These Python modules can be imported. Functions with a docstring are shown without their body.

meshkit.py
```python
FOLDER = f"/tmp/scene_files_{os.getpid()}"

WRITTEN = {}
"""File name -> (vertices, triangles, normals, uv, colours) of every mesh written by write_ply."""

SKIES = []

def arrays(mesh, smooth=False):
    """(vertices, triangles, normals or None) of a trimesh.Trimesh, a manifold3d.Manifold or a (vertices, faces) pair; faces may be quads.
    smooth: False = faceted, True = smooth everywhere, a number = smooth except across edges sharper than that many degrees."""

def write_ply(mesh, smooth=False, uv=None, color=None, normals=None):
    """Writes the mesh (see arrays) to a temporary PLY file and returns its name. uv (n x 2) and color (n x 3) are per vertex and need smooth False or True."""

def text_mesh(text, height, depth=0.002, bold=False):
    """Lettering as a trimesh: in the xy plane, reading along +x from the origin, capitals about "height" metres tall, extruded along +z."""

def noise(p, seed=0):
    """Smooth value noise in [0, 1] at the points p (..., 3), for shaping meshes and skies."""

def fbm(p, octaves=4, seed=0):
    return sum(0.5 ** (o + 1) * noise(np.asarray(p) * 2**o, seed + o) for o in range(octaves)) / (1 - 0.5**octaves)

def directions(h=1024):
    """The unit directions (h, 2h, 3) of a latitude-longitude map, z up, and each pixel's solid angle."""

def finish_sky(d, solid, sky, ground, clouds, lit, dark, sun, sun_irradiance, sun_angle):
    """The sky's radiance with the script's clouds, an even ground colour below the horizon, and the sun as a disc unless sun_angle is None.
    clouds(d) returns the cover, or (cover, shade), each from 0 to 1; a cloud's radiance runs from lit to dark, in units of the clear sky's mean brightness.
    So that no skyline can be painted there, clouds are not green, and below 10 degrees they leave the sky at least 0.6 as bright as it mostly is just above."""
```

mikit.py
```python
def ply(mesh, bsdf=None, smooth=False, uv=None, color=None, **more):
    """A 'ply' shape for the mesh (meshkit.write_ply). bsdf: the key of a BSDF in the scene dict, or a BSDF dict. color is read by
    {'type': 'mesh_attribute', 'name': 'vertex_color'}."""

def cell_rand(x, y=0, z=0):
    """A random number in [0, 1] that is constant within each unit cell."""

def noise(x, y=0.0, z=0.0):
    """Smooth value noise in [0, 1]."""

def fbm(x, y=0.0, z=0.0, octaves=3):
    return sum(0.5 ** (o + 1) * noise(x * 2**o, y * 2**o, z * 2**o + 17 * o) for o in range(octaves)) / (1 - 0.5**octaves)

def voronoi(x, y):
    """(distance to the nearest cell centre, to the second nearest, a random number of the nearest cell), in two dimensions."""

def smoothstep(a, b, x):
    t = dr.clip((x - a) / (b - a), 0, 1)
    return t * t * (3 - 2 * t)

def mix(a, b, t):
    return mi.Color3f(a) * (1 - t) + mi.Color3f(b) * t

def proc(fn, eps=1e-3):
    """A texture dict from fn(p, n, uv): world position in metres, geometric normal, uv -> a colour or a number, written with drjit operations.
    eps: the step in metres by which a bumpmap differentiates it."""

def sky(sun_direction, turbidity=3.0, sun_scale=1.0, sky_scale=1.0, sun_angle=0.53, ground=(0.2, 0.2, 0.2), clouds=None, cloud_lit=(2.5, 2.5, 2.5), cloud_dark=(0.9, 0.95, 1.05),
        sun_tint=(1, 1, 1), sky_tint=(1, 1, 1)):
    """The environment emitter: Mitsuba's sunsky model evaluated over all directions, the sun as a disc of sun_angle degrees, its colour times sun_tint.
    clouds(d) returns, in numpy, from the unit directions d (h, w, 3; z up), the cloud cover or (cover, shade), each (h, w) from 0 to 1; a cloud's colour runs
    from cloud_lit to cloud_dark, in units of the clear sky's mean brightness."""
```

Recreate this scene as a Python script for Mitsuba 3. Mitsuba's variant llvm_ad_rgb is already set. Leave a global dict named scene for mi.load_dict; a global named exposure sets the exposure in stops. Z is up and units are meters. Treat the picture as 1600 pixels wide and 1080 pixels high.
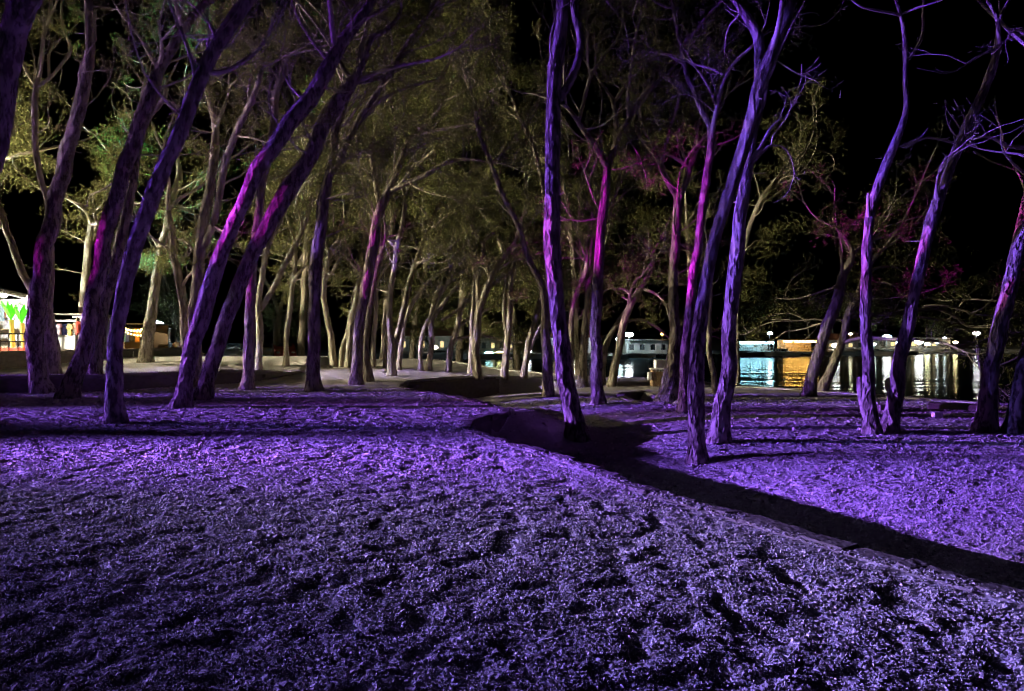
import math, random
import numpy as np, trimesh, shapely
import mitsuba as mi, mikit, meshkit
from mikit import proc, noise, fbm, smoothstep, mix, cell_rand
from scipy.interpolate import PchipInterpolator
from scipy.spatial import ConvexHull

T = mi.ScalarTransform4f
scene, labels = {}, {}
rng = np.random.default_rng(7)

# ------------------------------------------------------------------ camera, sky, lamps
FPX, W0, H0, EYE = 1101.0, 1600, 1080, 1.6
PITCH = math.atan(6 / FPX)
CAM = np.array([0.0, 0.0, EYE])
FWD = np.array([0, math.cos(PITCH), -math.sin(PITCH)])
UPV = np.array([0, math.sin(PITCH), math.cos(PITCH)])
scene['camera'] = {'type': 'perspective', 'fov': math.degrees(2 * math.atan(W0 / 2 / FPX)), 'fov_axis': 'x', 'near_clip': 0.05, 'far_clip': 2000.0,
                   'to_world': T().look_at(origin=CAM.tolist(), target=(CAM + FWD).tolist(), up=[0, 0, 1])}
exposure = 0.0
scene['night_sky'] = {**mikit.sky([-0.3, -0.5, 0.06], turbidity=4, sun_scale=0.0, sky_scale=0.00035, sky_tint=(0.75, 0.85, 1.2), ground=(0.02, 0.02, 0.02)), 'sampling_weight': 0.2}


def lamp_spot(name, origin, target, rgb, power, cutoff, beam, w=1.0):
    key, n = name, 0
    while key in scene:
        n += 1
        key = f'{name}_{n:03d}'
    scene[key] = {'type': 'spot', 'to_world': T().look_at(origin=list(map(float, origin)), target=list(map(float, target)), up=[0, 0, 1]),
                  'intensity': {'type': 'rgb', 'value': [float(c * power) for c in rgb]}, 'cutoff_angle': float(cutoff), 'beam_width': float(beam), 'sampling_weight': float(w)}


def lamp_point(name, pos, rgb, power, w=1.0):
    scene[name] = {'type': 'point', 'position': list(map(float, pos)), 'intensity': {'type': 'rgb', 'value': [float(c * power) for c in rgb]}, 'sampling_weight': float(w)}


VIO, BLU, MAG, WHT, PNK = (0.29, 0.118, 1.0), (0.19, 0.13, 1.0), (0.85, 0.02, 1.0), (0.95, 0.82, 1.0), (0.8, 0.3, 1.0)
RIG = np.array([-26.0, 17.0, 3.6])     # party light rig to the left, out of the picture
RIG2 = np.array([-24.0, 13.0, 3.0])
RIG4 = np.array([-24.0, 12.5, 4.4])
RIG3 = np.array([-27.0, 27.0, 3.4])
# floods over the gravel
lamp_spot('violet_flood', RIG, (-1.5, 15.0, 0.0), VIO, 9000, 8.5, 3, 3)
lamp_spot('violet_flood', (-30.0, 20.5, 4.4), (-3.0, 23.0, 0.0), VIO, 12000, 8, 3, 1.5)
lamp_spot('violet_flood', (-30.0, 20.5, 4.4), (-4.0, 31.0, 0.2), (0.40, 0.28, 1.0), 24000, 6, 3, 1.2)
lamp_spot('violet_flood', RIG, (5.0, 22.5, 0.0), VIO, 5000, 5, 2, 0.7)
lamp_spot('violet_flood', RIG4, (-4.0, 9.6, 0.0), VIO, 9500, 7, 2, 2.5)
lamp_spot('violet_flood', (-22.5, 9.4, 4.4), (-3.5, 9.8, 0.0), VIO, 10500, 7, 2, 2.5)
lamp_spot('white_flood', RIG4, (1.2, 6.0, -0.2), (0.66, 0.50, 1.0), 3300, 6, 1, 2)
lamp_spot('blue_flood', RIG4, (4.6, 3.2, -0.2), (0.30, 0.22, 1.0), 8500, 7, 1, 3)
lamp_spot('white_flood', RIG4, (-1.0, 6.0, -0.2), (0.36, 0.20, 1.0), 900, 15, 5, 1.2)
lamp_spot('violet_flood', RIG2, (9.5, 13.0, -0.3), BLU, 1500, 6.5, 1.5, 1.5)
lamp_spot('white_flood', (-24.0, 12.0, 8.5), (5.0, 8.5, -0.6), (0.45, 0.36, 0.85), 170, 9, 4, 0.3)
lamp_spot('violet_flood', RIG, (7.0, 19.0, -0.3), (0.42, 0.10, 1.0), 4200, 5, 2, 0.8)
# uplight on the trunks
lamp_spot('violet_beam', RIG, (0.9, 15.8, 5.5), (0.19, 0.09, 1.0), 9500, 10, 5, 1.3)
lamp_spot('violet_beam', RIG2, (4.4, 12.7, 4.8), (0.18, 0.09, 1.0), 16000, 2.8, 1.3, 1)
lamp_spot('violet_beam', (-25.0, 9.5, 3.5), (3.9, 12.1, 4.6), (0.18, 0.09, 1.0), 16000, 5, 3, 1)
lamp_spot('violet_beam', RIG, (-8.0, 16.2, 2.4), (0.38, 0.14, 1.0), 4200, 8, 4, 1.2)
lamp_spot('violet_beam', RIG, (-8.0, 14.5, 7.5), (0.26, 0.05, 1.0), 4200, 14, 5, 1)
lamp_spot('purple_beam', RIG, (-0.5, 26.0, 15.5), (0.50, 0.26, 0.80), 4200, 13, 7, 0.8)
lamp_spot('purple_beam', RIG3, (-12.0, 21.0, 4.0), (0.40, 0.12, 1.0), 450, 24, 6, 0.6)
lamp_spot('white_beam', RIG, (2.6, 21.5, 1.6), (0.85, 0.8, 1.0), 1500, 3.0, 1, 0.4)
# warm lamps standing left of the trees, outside the picture
lamp_spot('warm_lamp', (-29.0, 29.5, 5.5), (-8.0, 37.0, 8.5), (1.0, 0.84, 0.50), 1900, 48, 34, 1.5)
lamp_spot('warm_flood', (-40.0, 25.0, 6.0), (-4.0, 40.0, 11.0), (1.0, 0.86, 0.56), 20000, 32, 14, 2.2)

# ------------------------------------------------------------------ helpers


def ray(px, py):
    return FWD + np.array([1.0, 0, 0]) * (px - W0 / 2) / FPX + UPV * (H0 / 2 - py) / FPX


def at(px, py, depth):
    return CAM + depth * ray(px, py)


def on_plane(px, py, z):
    d = ray(px, py)
    return CAM + d * (z - EYE) / d[2]


def numbered(name, parent=None):
    full = f'{parent}__{name}' if parent else name
    key, n = full, 0
    while key in used:
        n += 1
        key = f'{full}_{n:03d}'
    used.add(key)
    return key


used = set()


def obj(name, mesh, bsdf, parent=None, smooth=False, **more):
    key = numbered(name, parent)
    scene[key] = mikit.ply(mesh, bsdf, smooth=smooth, **more)
    return key


def thing(name, label, cat, group=None, kind=None):
    key = numbered(name)
    labels[key] = {'label': label, 'category': cat}
    if group:
        labels[key]['group'] = group
    return key


def single(name, mesh, bsdf, label, cat, group=None, smooth=False, **more):
    key = obj(name, mesh, bsdf, None, smooth, **more)
    labels[key] = {'label': label, 'category': cat}
    if group:
        labels[key]['group'] = group
    return key


def stuff_part(key):
    labels.setdefault(key, {})['kind'] = 'stuff'
    return key


def structure(name, mesh, bsdf, smooth=False, label=None, **more):
    key = obj(name, mesh, bsdf, None, smooth, **more)
    labels[key] = {'kind': 'structure'}
    if label:
        labels[key]['label'] = label
    return key


def emit(rgb, power, w=0.2):
    return {'emitter': {'type': 'area', 'radiance': {'type': 'rgb', 'value': [float(c * power) for c in rgb]}, 'sampling_weight': float(w)}}


def ss(a, b, x):
    t = np.clip((np.asarray(x, float) - a) / (b - a), 0, 1)
    return t * t * (3 - 2 * t)


def box(cx, cy, cz, sx, sy, sz, rz=0.0, tilt=0.0):
    m = trimesh.creation.box((sx, sy, sz))
    if tilt:
        m.apply_transform(trimesh.transformations.rotation_matrix(tilt, [1, 0, 0]))
    if rz:
        m.apply_transform(trimesh.transformations.rotation_matrix(rz, [0, 0, 1]))
    m.apply_translation((cx, cy, cz))
    return m


def soft_box(cx, cy, cz, sx, sy, sz, rz=0.0, b=0.02, jit=0.0, r=None):
    """A box with chamfered edges (a hull of 24 points), its corners jittered."""
    s = np.array([sx, sy, sz]) / 2
    b = min(b, 0.45 * min(sx, sy, sz))
    pts = []
    for i in np.ndindex(2, 2, 2):
        c = s * (np.array(i) * 2 - 1)
        if jit:
            c = c + r.uniform(-jit, jit, 3) * np.array([1, 1, 0.5])
        for k in range(3):
            q = c - np.sign(c) * b
            q[k] = c[k]
            pts.append(q)
    h = trimesh.convex.convex_hull(np.array(pts))
    if rz:
        h.apply_transform(trimesh.transformations.rotation_matrix(rz, [0, 0, 1]))
    h.apply_translation((cx, cy, cz))
    return h


def cat(ms):
    return trimesh.util.concatenate(ms)


def rod(a, b, r, n=8):
    return trimesh.creation.cylinder(radius=r, segment=(np.asarray(a, float), np.asarray(b, float)), sections=n)


def ball(c, r, s=1):
    m = trimesh.creation.icosphere(subdivisions=s, radius=1.0)
    m.vertices = m.vertices * np.asarray(r) + np.asarray(c)
    return m


def rgb(*c):
    return {'type': 'rgb', 'value': list(map(float, c))}


def paint(name, c, rough=0.6):
    scene[name] = {'type': 'twosided', 'bsdf': {'type': 'principled', 'base_color': rgb(*c), 'roughness': rough}}
    return name


# ------------------------------------------------------------------ materials
def bark_cell(p):
    wx = p.x + 0.05 * fbm(p.x * 6, p.y * 6, p.z * 3, 2)
    return fbm(wx * 15, p.y * 15, p.z * 3.6, 2), fbm(wx * 34, p.y * 34, p.z * 11, 2)


def bark_color(p, n, uv):
    a, b = bark_cell(p)
    c = mix((0.075, 0.058, 0.050), (0.29, 0.25, 0.22), smoothstep(0.34, 0.62, 0.65 * a + 0.35 * b))
    return c * (0.75 + 0.5 * fbm(p.x * 2.3 + 9, p.y * 2.3, p.z * 0.9, 2))


def bark_height(p, n, uv):
    a, b = bark_cell(p)
    return 0.085 * smoothstep(0.36, 0.58, a) + 0.040 * b


scene['bark'] = {'type': 'twosided', 'bsdf': {'type': 'bumpmap', 'arbitrary': proc(bark_height, eps=4e-3), 'scale': 1.0,
                 'bsdf': {'type': 'principled', 'base_color': proc(bark_color), 'roughness': 0.85, 'specular': 0.25}}}


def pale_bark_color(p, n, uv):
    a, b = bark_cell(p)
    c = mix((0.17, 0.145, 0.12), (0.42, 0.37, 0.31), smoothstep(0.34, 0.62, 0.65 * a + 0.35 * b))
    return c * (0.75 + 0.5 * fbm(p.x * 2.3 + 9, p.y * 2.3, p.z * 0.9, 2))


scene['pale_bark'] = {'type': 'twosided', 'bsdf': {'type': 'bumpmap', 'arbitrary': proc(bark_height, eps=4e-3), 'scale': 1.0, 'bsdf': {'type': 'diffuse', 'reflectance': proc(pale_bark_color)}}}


def limb_color(p, n, uv):
    a = fbm(p.x * 14, p.y * 14, p.z * 9.0, 2)
    return mix((0.22, 0.19, 0.16), (0.48, 0.43, 0.37), a)


scene['limb_bark'] = {'type': 'twosided', 'bsdf': {'type': 'diffuse', 'reflectance': proc(limb_color)}}


def needle_color(p, n, uv):
    a = fbm(p.x * 1.6, p.y * 1.6, p.z * 1.6, 2)
    b = cell_rand(p.x * 9, p.y * 9, p.z * 9)
    return mix((0.062, 0.066, 0.030), (0.140, 0.142, 0.056), 0.6 * smoothstep(0.3, 0.7, a) + 0.4 * b)


scene['needles'] = {'type': 'principledthin', 'base_color': proc(needle_color), 'roughness': 0.6, 'diff_trans': 0.5, 'spec_trans': 0.0}


def soil_color(p, n, uv):
    a = fbm(p.x * 1.3, p.y * 1.3, 0.0, 3)
    b = noise(p.x * 45, p.y * 45, 0.0)
    return mix((0.27, 0.26, 0.255), (0.52, 0.50, 0.49), 0.45 * a + 0.55 * b)


def soil_height(p, n, uv):
    return 0.014 * fbm(p.x * 24, p.y * 24, 0.0, 3) + 0.075 * noise(p.x * 5.5, p.y * 5.5, 2.0) + 0.16 * noise(p.x * 2.1, p.y * 2.1, 5.0) * smoothstep(15, 26, p.y)


scene['soil'] = {'type': 'twosided', 'bsdf': {'type': 'bumpmap', 'arbitrary': proc(soil_height, eps=6e-3), 'scale': 1.0,
                 'bsdf': {'type': 'diffuse', 'reflectance': proc(soil_color)}}}
scene['pebble'] = {'type': 'twosided', 'bsdf': {'type': 'diffuse', 'reflectance': {'type': 'mesh_attribute', 'name': 'vertex_color'}}}


def stone_color(p, n, uv):
    a = fbm(p.x * 9, p.y * 9, p.z * 9, 3)
    b = noise(p.x * 60, p.y * 60, p.z * 60)
    return mix((0.08, 0.07, 0.066), (0.24, 0.215, 0.20), 0.7 * a + 0.3 * b)


def stone_height(p, n, uv):
    return 0.012 * fbm(p.x * 25, p.y * 25, p.z * 25, 3)


scene['stone'] = {'type': 'twosided', 'bsdf': {'type': 'bumpmap', 'arbitrary': proc(stone_height, eps=4e-3), 'scale': 1.0,
                  'bsdf': {'type': 'diffuse', 'reflectance': proc(stone_color)}}}


def water_height(p, n, uv):
    a = fbm(p.x * 1.1, p.y * 1.9, 0.0, 3)
    b = noise(p.x * 3.5 + 5, p.y * 6.5, 3.0)
    c = fbm(p.x * 0.12 + 3, p.y * 0.33, 1.0, 2)
    return 0.015 * a + 0.003 * b + 0.13 * c


scene['water_surface'] = {'type': 'bumpmap', 'arbitrary': proc(water_height, eps=2e-2), 'scale': 1.0,
                          'bsdf': {'type': 'principled', 'base_color': rgb(0.004, 0.008, 0.010), 'roughness': 0.06, 'specular': 0.5}}
for nm, c in dict(white_paint=(0.75, 0.75, 0.74), pale_wall=(0.6, 0.58, 0.53), dark_metal=(0.05, 0.05, 0.055), grey_metal=(0.25, 0.25, 0.27), cloth_grey=(0.42, 0.41, 0.4), cloth_white=(0.78, 0.77, 0.74),
                  cloth_blue=(0.07, 0.10, 0.42), cloth_cyan=(0.15, 0.4, 0.6), cloth_red=(0.5, 0.06, 0.05), cloth_pink=(0.65, 0.3, 0.36), cloth_yellow=(0.7, 0.5, 0.1), cloth_green=(0.1, 0.35, 0.12), cloth_orange=(0.6, 0.25, 0.06),
                  cloth_black=(0.03, 0.03, 0.035), skin=(0.55, 0.36, 0.27), hair=(0.05, 0.035, 0.025), wood=(0.23, 0.15, 0.085), roof_dark=(0.09, 0.08, 0.08), roof_red=(0.35, 0.13, 0.08), plastic_green=(0.10, 0.6, 0.05),
                  rubber=(0.025, 0.025, 0.025), concrete=(0.38, 0.36, 0.34), car_white=(0.75, 0.75, 0.76), car_red=(0.4, 0.06, 0.05), car_glass=(0.02, 0.025, 0.03)).items():
    paint(nm, c, 0.35 if nm.startswith('car') else 0.65)

# ------------------------------------------------------------------ terrain


def curve(pts, step=0.1):
    pts = np.array(pts, float)
    s = np.concatenate([[0], np.cumsum(np.linalg.norm(np.diff(pts, axis=0), axis=1))])
    f = PchipInterpolator(s, pts)
    n = max(3, int(s[-1] / step))
    c = f(np.linspace(0, s[-1], n))
    k = np.ones(9) / 9
    pad = np.vstack([np.repeat(c[:1], 4, 0), c, np.repeat(c[-1:], 4, 0)])
    return np.stack([np.convolve(pad[:, i], k, 'valid') for i in range(c.shape[1])], 1)


W1PX = [(1600, 918), (1500, 893), (1400, 866), (1300, 838), (1200, 808), (1100, 780), (1000, 752), (920, 722), (850, 700), (790, 685), (750, 672), (731, 661), (740, 652), (765, 646), (795, 640.5),
        (786, 635), (760, 627), (700, 615), (645, 607), (629, 602), (640, 597), (690, 593), (720, 591)]
W1 = curve([(7.5, -4), (6.1, -0.5), (4.7, 2.2)] + [tuple(on_plane(x, y, 0.05)[:2]) for x, y in W1PX] + [(-0.6, 31.2)])
TIP = on_plane(800, 639, 0.0)[:2]
LOWER = shapely.Polygon(np.vstack([W1, [(1, 33), (60, 33), (60, -6), (7.5, -6)]])).buffer(0)
W1L = shapely.LineString(W1[::5])
W2 = curve([tuple(on_plane(x, y, -0.25)[:2]) for x, y in [(1105, 637), (1060, 631), (1010, 628), (978, 623), (965, 617), (978, 612), (1008, 610)]])
W2L, PIT = shapely.LineString(W2), shapely.Polygon(W2).buffer(0)
W2CH = shapely.LineString([W2[0], W2[-1]])
W3 = curve([(-40, 19), (-22, 21.5), (-15.4, 22.35), (-13.2, 23.1), (-12, 24.7), (-10.7, 26.0), (-9.8, 27.5), (-9.5, 31.0)])
TERR = shapely.Polygon(np.vstack([W3, [(-9.5, 60), (-80, 60), (-80, 19)]])).buffer(0)
W4 = curve([(-45, 20), (-27, 23), (-20.5, 27), (-19.6, 33), (-20.2, 38), (-21.4, 46), (-22.5, 60)])
PROM = shapely.Polygon(np.vstack([W4, [(-90, 60), (-90, 20)]])).buffer(0)
QUAY = np.array([(60, 4), (26, 14), (18, 18.5), (14.6, 21.6), (12.4, 26), (9.9, 30), (6.1, 34), (2.2, 41), (-4.2, 47), (-12, 55), (-24, 70), (-60, 100), (-140, 150)], float)
QUAYC = curve(QUAY, 0.5)
LAND = shapely.Polygon(np.vstack([QUAYC, [(-400, 150), (-400, -120), (60, -120)]])).buffer(0)
QUAYL = shapely.LineString(QUAYC)


def ground_z(x, y):
    x, y = np.asarray(x, float), np.asarray(y, float)
    sh = x.shape
    x, y = x.ravel(), y.ravel()
    P = shapely.points(x, y)
    back = 0.42 * ss(22, 36, y) * ss(3, -8, x) * (1 - 0.9 * ss(46, 62, y))
    z = back.copy()
    low = shapely.contains_xy(LOWER, x, y)
    d = shapely.distance(W1L, P)
    tip = np.hypot(x - TIP[0], y - TIP[1])
    f = ss(0.2, 2.6, tip) * (1 - 0.85 * ss(30.0, 32.5, y))
    zl = -f * (0.29 + 0.58 * np.exp(-(d / 2.9) ** 2)) + back * 0.5
    z = np.where(low, zl, z)
    z = np.where(~low & (y > 32), z - 0.25 * ss(32, 34, y) * ss(-5, 0, x), z)
    pit = shapely.contains_xy(PIT, x, y)
    d2, dc = shapely.distance(W2L, P), shapely.distance(W2CH, P)
    z = np.where(pit, z - 0.85 * ss(0, 0.6, dc) * np.exp(-(d2 / 2.5) ** 2), z)
    ter = shapely.contains_xy(TERR, x, y)
    zt = 0.5 + 0.32 * ss(25, 35, y)
    e = ss(0.0, 4.5, np.hypot(x - W3[-1, 0], y - W3[-1, 1])) * ss(48, 38, y)
    z = np.where(ter, back * (1 - e) + zt * e, z)
    pr = shapely.contains_xy(PROM, x, y)
    z = np.where(pr, 1.12 - 1.15 * ss(46, 58, y), z)
    dq = shapely.distance(QUAYL, P)
    z = np.where(shapely.contains_xy(LAND, x, y), z, -1.9)
    return z.reshape(sh)


def relief(x, y):
    q = np.stack([x, y, np.zeros_like(x)], -1)
    wv = meshkit.fbm(q * 1.1 + 31, 2, 3) - 0.5
    q2 = q + np.stack([wv, -wv, wv * 0], -1) * 0.35
    pits = ss(0.50, 0.82, meshkit.noise(q2 * 5.2, 11))
    pits2 = ss(0.52, 0.85, meshkit.noise(q2 * 9.5 + 7.7, 12))
    low = shapely.contains_xy(LOWER, x, y)
    a = np.where(low, 0.75, 0.15 + 0.85 * ss(0.2, 0.8, shapely.distance(W1L, shapely.points(x, y))))
    return a * (-0.023 * pits - 0.016 * pits2 + 0.010 * (meshkit.fbm(q * 9.5, 3, 5) - 0.5) + 0.02 * (meshkit.fbm(q * 0.8, 2, 9) - 0.5))


def ground_hit(px, py):
    d = ray(px, py)
    t = np.arange(2.0, 90.0, 0.01)
    p = CAM + t[:, None] * d
    under = p[:, 2] <= ground_z(p[:, 0], p[:, 1])
    i = int(np.argmax(under))
    return p[i], t[i]


def ground_mesh():
    th = np.concatenate([np.linspace(-180, -45, 40, endpoint=False), np.linspace(-45, 45, 360), np.linspace(45, 180, 41)[1:]])
    th = np.radians(th)
    rr = np.concatenate([[0.4, 1.0, 1.6], np.geomspace(2.0, 75, 380), [90, 120, 160, 220]])
    A, R = np.meshgrid(th, rr, indexing='ij')
    x, y = R * np.sin(A), R * np.cos(A)
    z = ground_z(x, y)
    near = ss(60, 40, R)
    z = z + relief(x.ravel(), y.ravel()).reshape(x.shape) * near * (z > -1.5)
    n, m = x.shape
    v = np.stack([x, y, z], -1).reshape(-1, 3)
    i, j = np.meshgrid(np.arange(n - 1), np.arange(m - 1), indexing='ij')
    a = (i * m + j).ravel()
    f = np.vstack([np.stack([a, a + 1, a + m + 1], 1), np.stack([a, a + m + 1, a + m], 1)])
    c = len(v)
    v = np.vstack([v, [[0, 0, float(ground_z(np.array([0.]), np.array([0.]))[0])]]])
    first = np.arange(n - 1) * m
    f = np.vstack([f, np.stack([np.full(n - 1, c), first, first + m], 1)])
    f = f[:, ::-1]
    return v, f


structure('ground', ground_mesh(), 'soil', smooth=True)


def gravel_mesh():
    r = np.random.default_rng(5)
    px, py, sz = [], [], []
    for d0, d1, dens, s in ((2.9, 4.5, 6800, 0.0088), (4.5, 6.5, 5200, 0.0092), (6.5, 9.5, 2300, 0.0112), (9.5, 14.0, 650, 0.0155), (13.0, 24, 90, 0.024)):
        w = 0.76
        area = w * (d1 ** 2 - d0 ** 2)
        n = int(area * dens)
        d = np.sqrt(r.uniform(d0 ** 2, d1 ** 2, n))
        px.append(r.uniform(-w, w, n) * d)
        py.append(d)
        sz.append(s * np.exp(r.normal(0, 0.32, n)))
    x, y, s = map(np.concatenate, (px, py, sz))
    keep = (shapely.distance(W1L, shapely.points(x, y)) > 0.05) & ~(~shapely.contains_xy(LOWER, x, y) & (shapely.distance(W1L, shapely.points(x, y)) < 0.36) & (r.random(len(x)) < 0.62))
    x, y, s = x[keep], y[keep], s[keep]
    z = ground_z(x, y) + relief(x, y)
    z = np.where(~shapely.contains_xy(LOWER, x, y) & (shapely.distance(W1L, shapely.points(x, y)) < 0.24), np.maximum(z, 0.022), z)
    n = len(x)
    a5 = np.arange(5) * 2 * np.pi / 5
    o = np.vstack([np.column_stack([np.cos(a5), np.sin(a5), np.full(5, -0.45)]), [[0, 0, 1.0]]])
    f0 = np.array([[i, (i + 1) % 5, 5] for i in range(5)])
    ax = np.stack([s * r.uniform(0.9, 1.4, n), s * r.uniform(0.75, 1.1, n), s * r.uniform(0.45, 0.85, n)], 1)
    v = o[None] * ax[:, None] * r.uniform(0.7, 1.25, (n, 6, 3)) + np.concatenate([np.zeros((n, 5, 3)), r.normal(0, 0.38, (n, 1, 3)) * np.array([1, 1, 0.3])], 1) * s[:, None, None]
    q = r.normal(0, 1, (n, 4)) * np.array([1, 0.22, 0.22, 1])
    q /= np.linalg.norm(q, axis=1, keepdims=True)
    a, b, c, d = q.T
    Rm = np.stack([np.stack([1 - 2 * (c * c + d * d), 2 * (b * c - a * d), 2 * (b * d + a * c)], -1), np.stack([2 * (b * c + a * d), 1 - 2 * (b * b + d * d), 2 * (c * d - a * b)], -1),
                   np.stack([2 * (b * d - a * c), 2 * (c * d + a * b), 1 - 2 * (b * b + c * c)], -1)], 1)
    v = np.einsum('nij,nkj->nki', Rm, v) + np.stack([x, y, z + s * 0.20], -1)[:, None]
    col = np.clip(r.normal(0.43, 0.13, (n, 1)), 0.14, 0.8) * np.array([1.0, 0.97, 0.94]) + r.normal(0, 0.015, (n, 3))
    f = (f0[None] + 6 * np.arange(n)[:, None, None]).reshape(-1, 3)
    return (v.reshape(-1, 3), f), np.repeat(np.clip(col, 0.05, 0.9), 6, 0)


gm, gc = gravel_mesh()
k = obj('gravel', gm, 'pebble', color=gc)
labels[k] = {'label': 'loose pale gravel chips strewn over the trodden park ground', 'category': 'gravel', 'kind': 'stuff'}

# water and far bank
wm = (np.array([[-700, -20, -1.1], [700, -20, -1.1], [700, 900, -1.1], [-700, 900, -1.1]], float), np.array([[0, 1, 2], [0, 2, 3]]))
structure('sea', wm, 'water_surface')


def strip(path, width, z0, z1, side=1.0, jit=0.0, r=None):
    """A wall of quads along a plan path: from the path to 'width' towards its left (side 1) or right (-1), z0 to z1."""
    path = np.asarray(path, float)
    t = np.gradient(path, axis=0)
    t /= np.linalg.norm(t, axis=1, keepdims=True)
    n = np.stack([-t[:, 1], t[:, 0]], 1) * side
    q = path + n * width
    z0, z1 = np.broadcast_to(z0, len(path)), np.broadcast_to(z1, len(path))
    v = np.stack([np.column_stack([path, z0]), np.column_stack([path, z1]), np.column_stack([q, z1]), np.column_stack([q, z0])], 1)
    if jit:
        v = v + r.uniform(-jit, jit, v.shape)
    m = len(path)
    f = []
    for i in range(m - 1):
        for kk in range(4):
            a, b = 4 * i + kk, 4 * i + (kk + 1) % 4
            f += [[a, b, b + 4], [a, b + 4, a + 4]]
    f += [[0, 2, 1], [0, 3, 2], [4 * m - 4, 4 * m - 3, 4 * m - 2], [4 * m - 4, 4 * m - 2, 4 * m - 1]]
    mesh = trimesh.Trimesh(v.reshape(-1, 3), f, process=False)
    mesh.fix_normals()
    return mesh


def shifted(path, d):
    t = np.gradient(path, axis=0)
    t /= np.linalg.norm(t, axis=1, keepdims=True)
    return path + np.stack([-t[:, 1], t[:, 0]], 1) * d


def cap_stones(wall, path, side, width, zf, lo, hi, mat, r):
    """Separate flat stones laid along the top of a wall."""
    s = np.concatenate([[0], np.cumsum(np.linalg.norm(np.diff(path, axis=0), axis=1))])
    p = 0.0
    while p < s[-1] - 0.2:
        L = min(r.uniform(lo, hi), s[-1] - p)
        c = np.array([np.interp(p + L / 2, s, path[:, i]) for i in range(2)])
        a0 = np.array([np.interp(p, s, path[:, i]) for i in range(2)])
        a1 = np.array([np.interp(p + L, s, path[:, i]) for i in range(2)])
        t = (a1 - a0) / np.linalg.norm(a1 - a0)
        n = np.array([-t[1], t[0]]) * side
        wd = width * r.uniform(0.8, 1.15)
        cc = c + n * (wd / 2 - 0.05 + r.uniform(-0.012, 0.012))
        m = soft_box(cc[0], cc[1], zf(c) - 0.035 + r.uniform(-0.014, 0.014), np.linalg.norm(a1 - a0) + r.uniform(0.0, 0.03), wd, 0.13, math.atan2(t[1], t[0]) + r.uniform(-0.03, 0.03), 0.018, 0.025, r)
        obj('cap_stone', m, mat, wall)
        p += L


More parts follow.
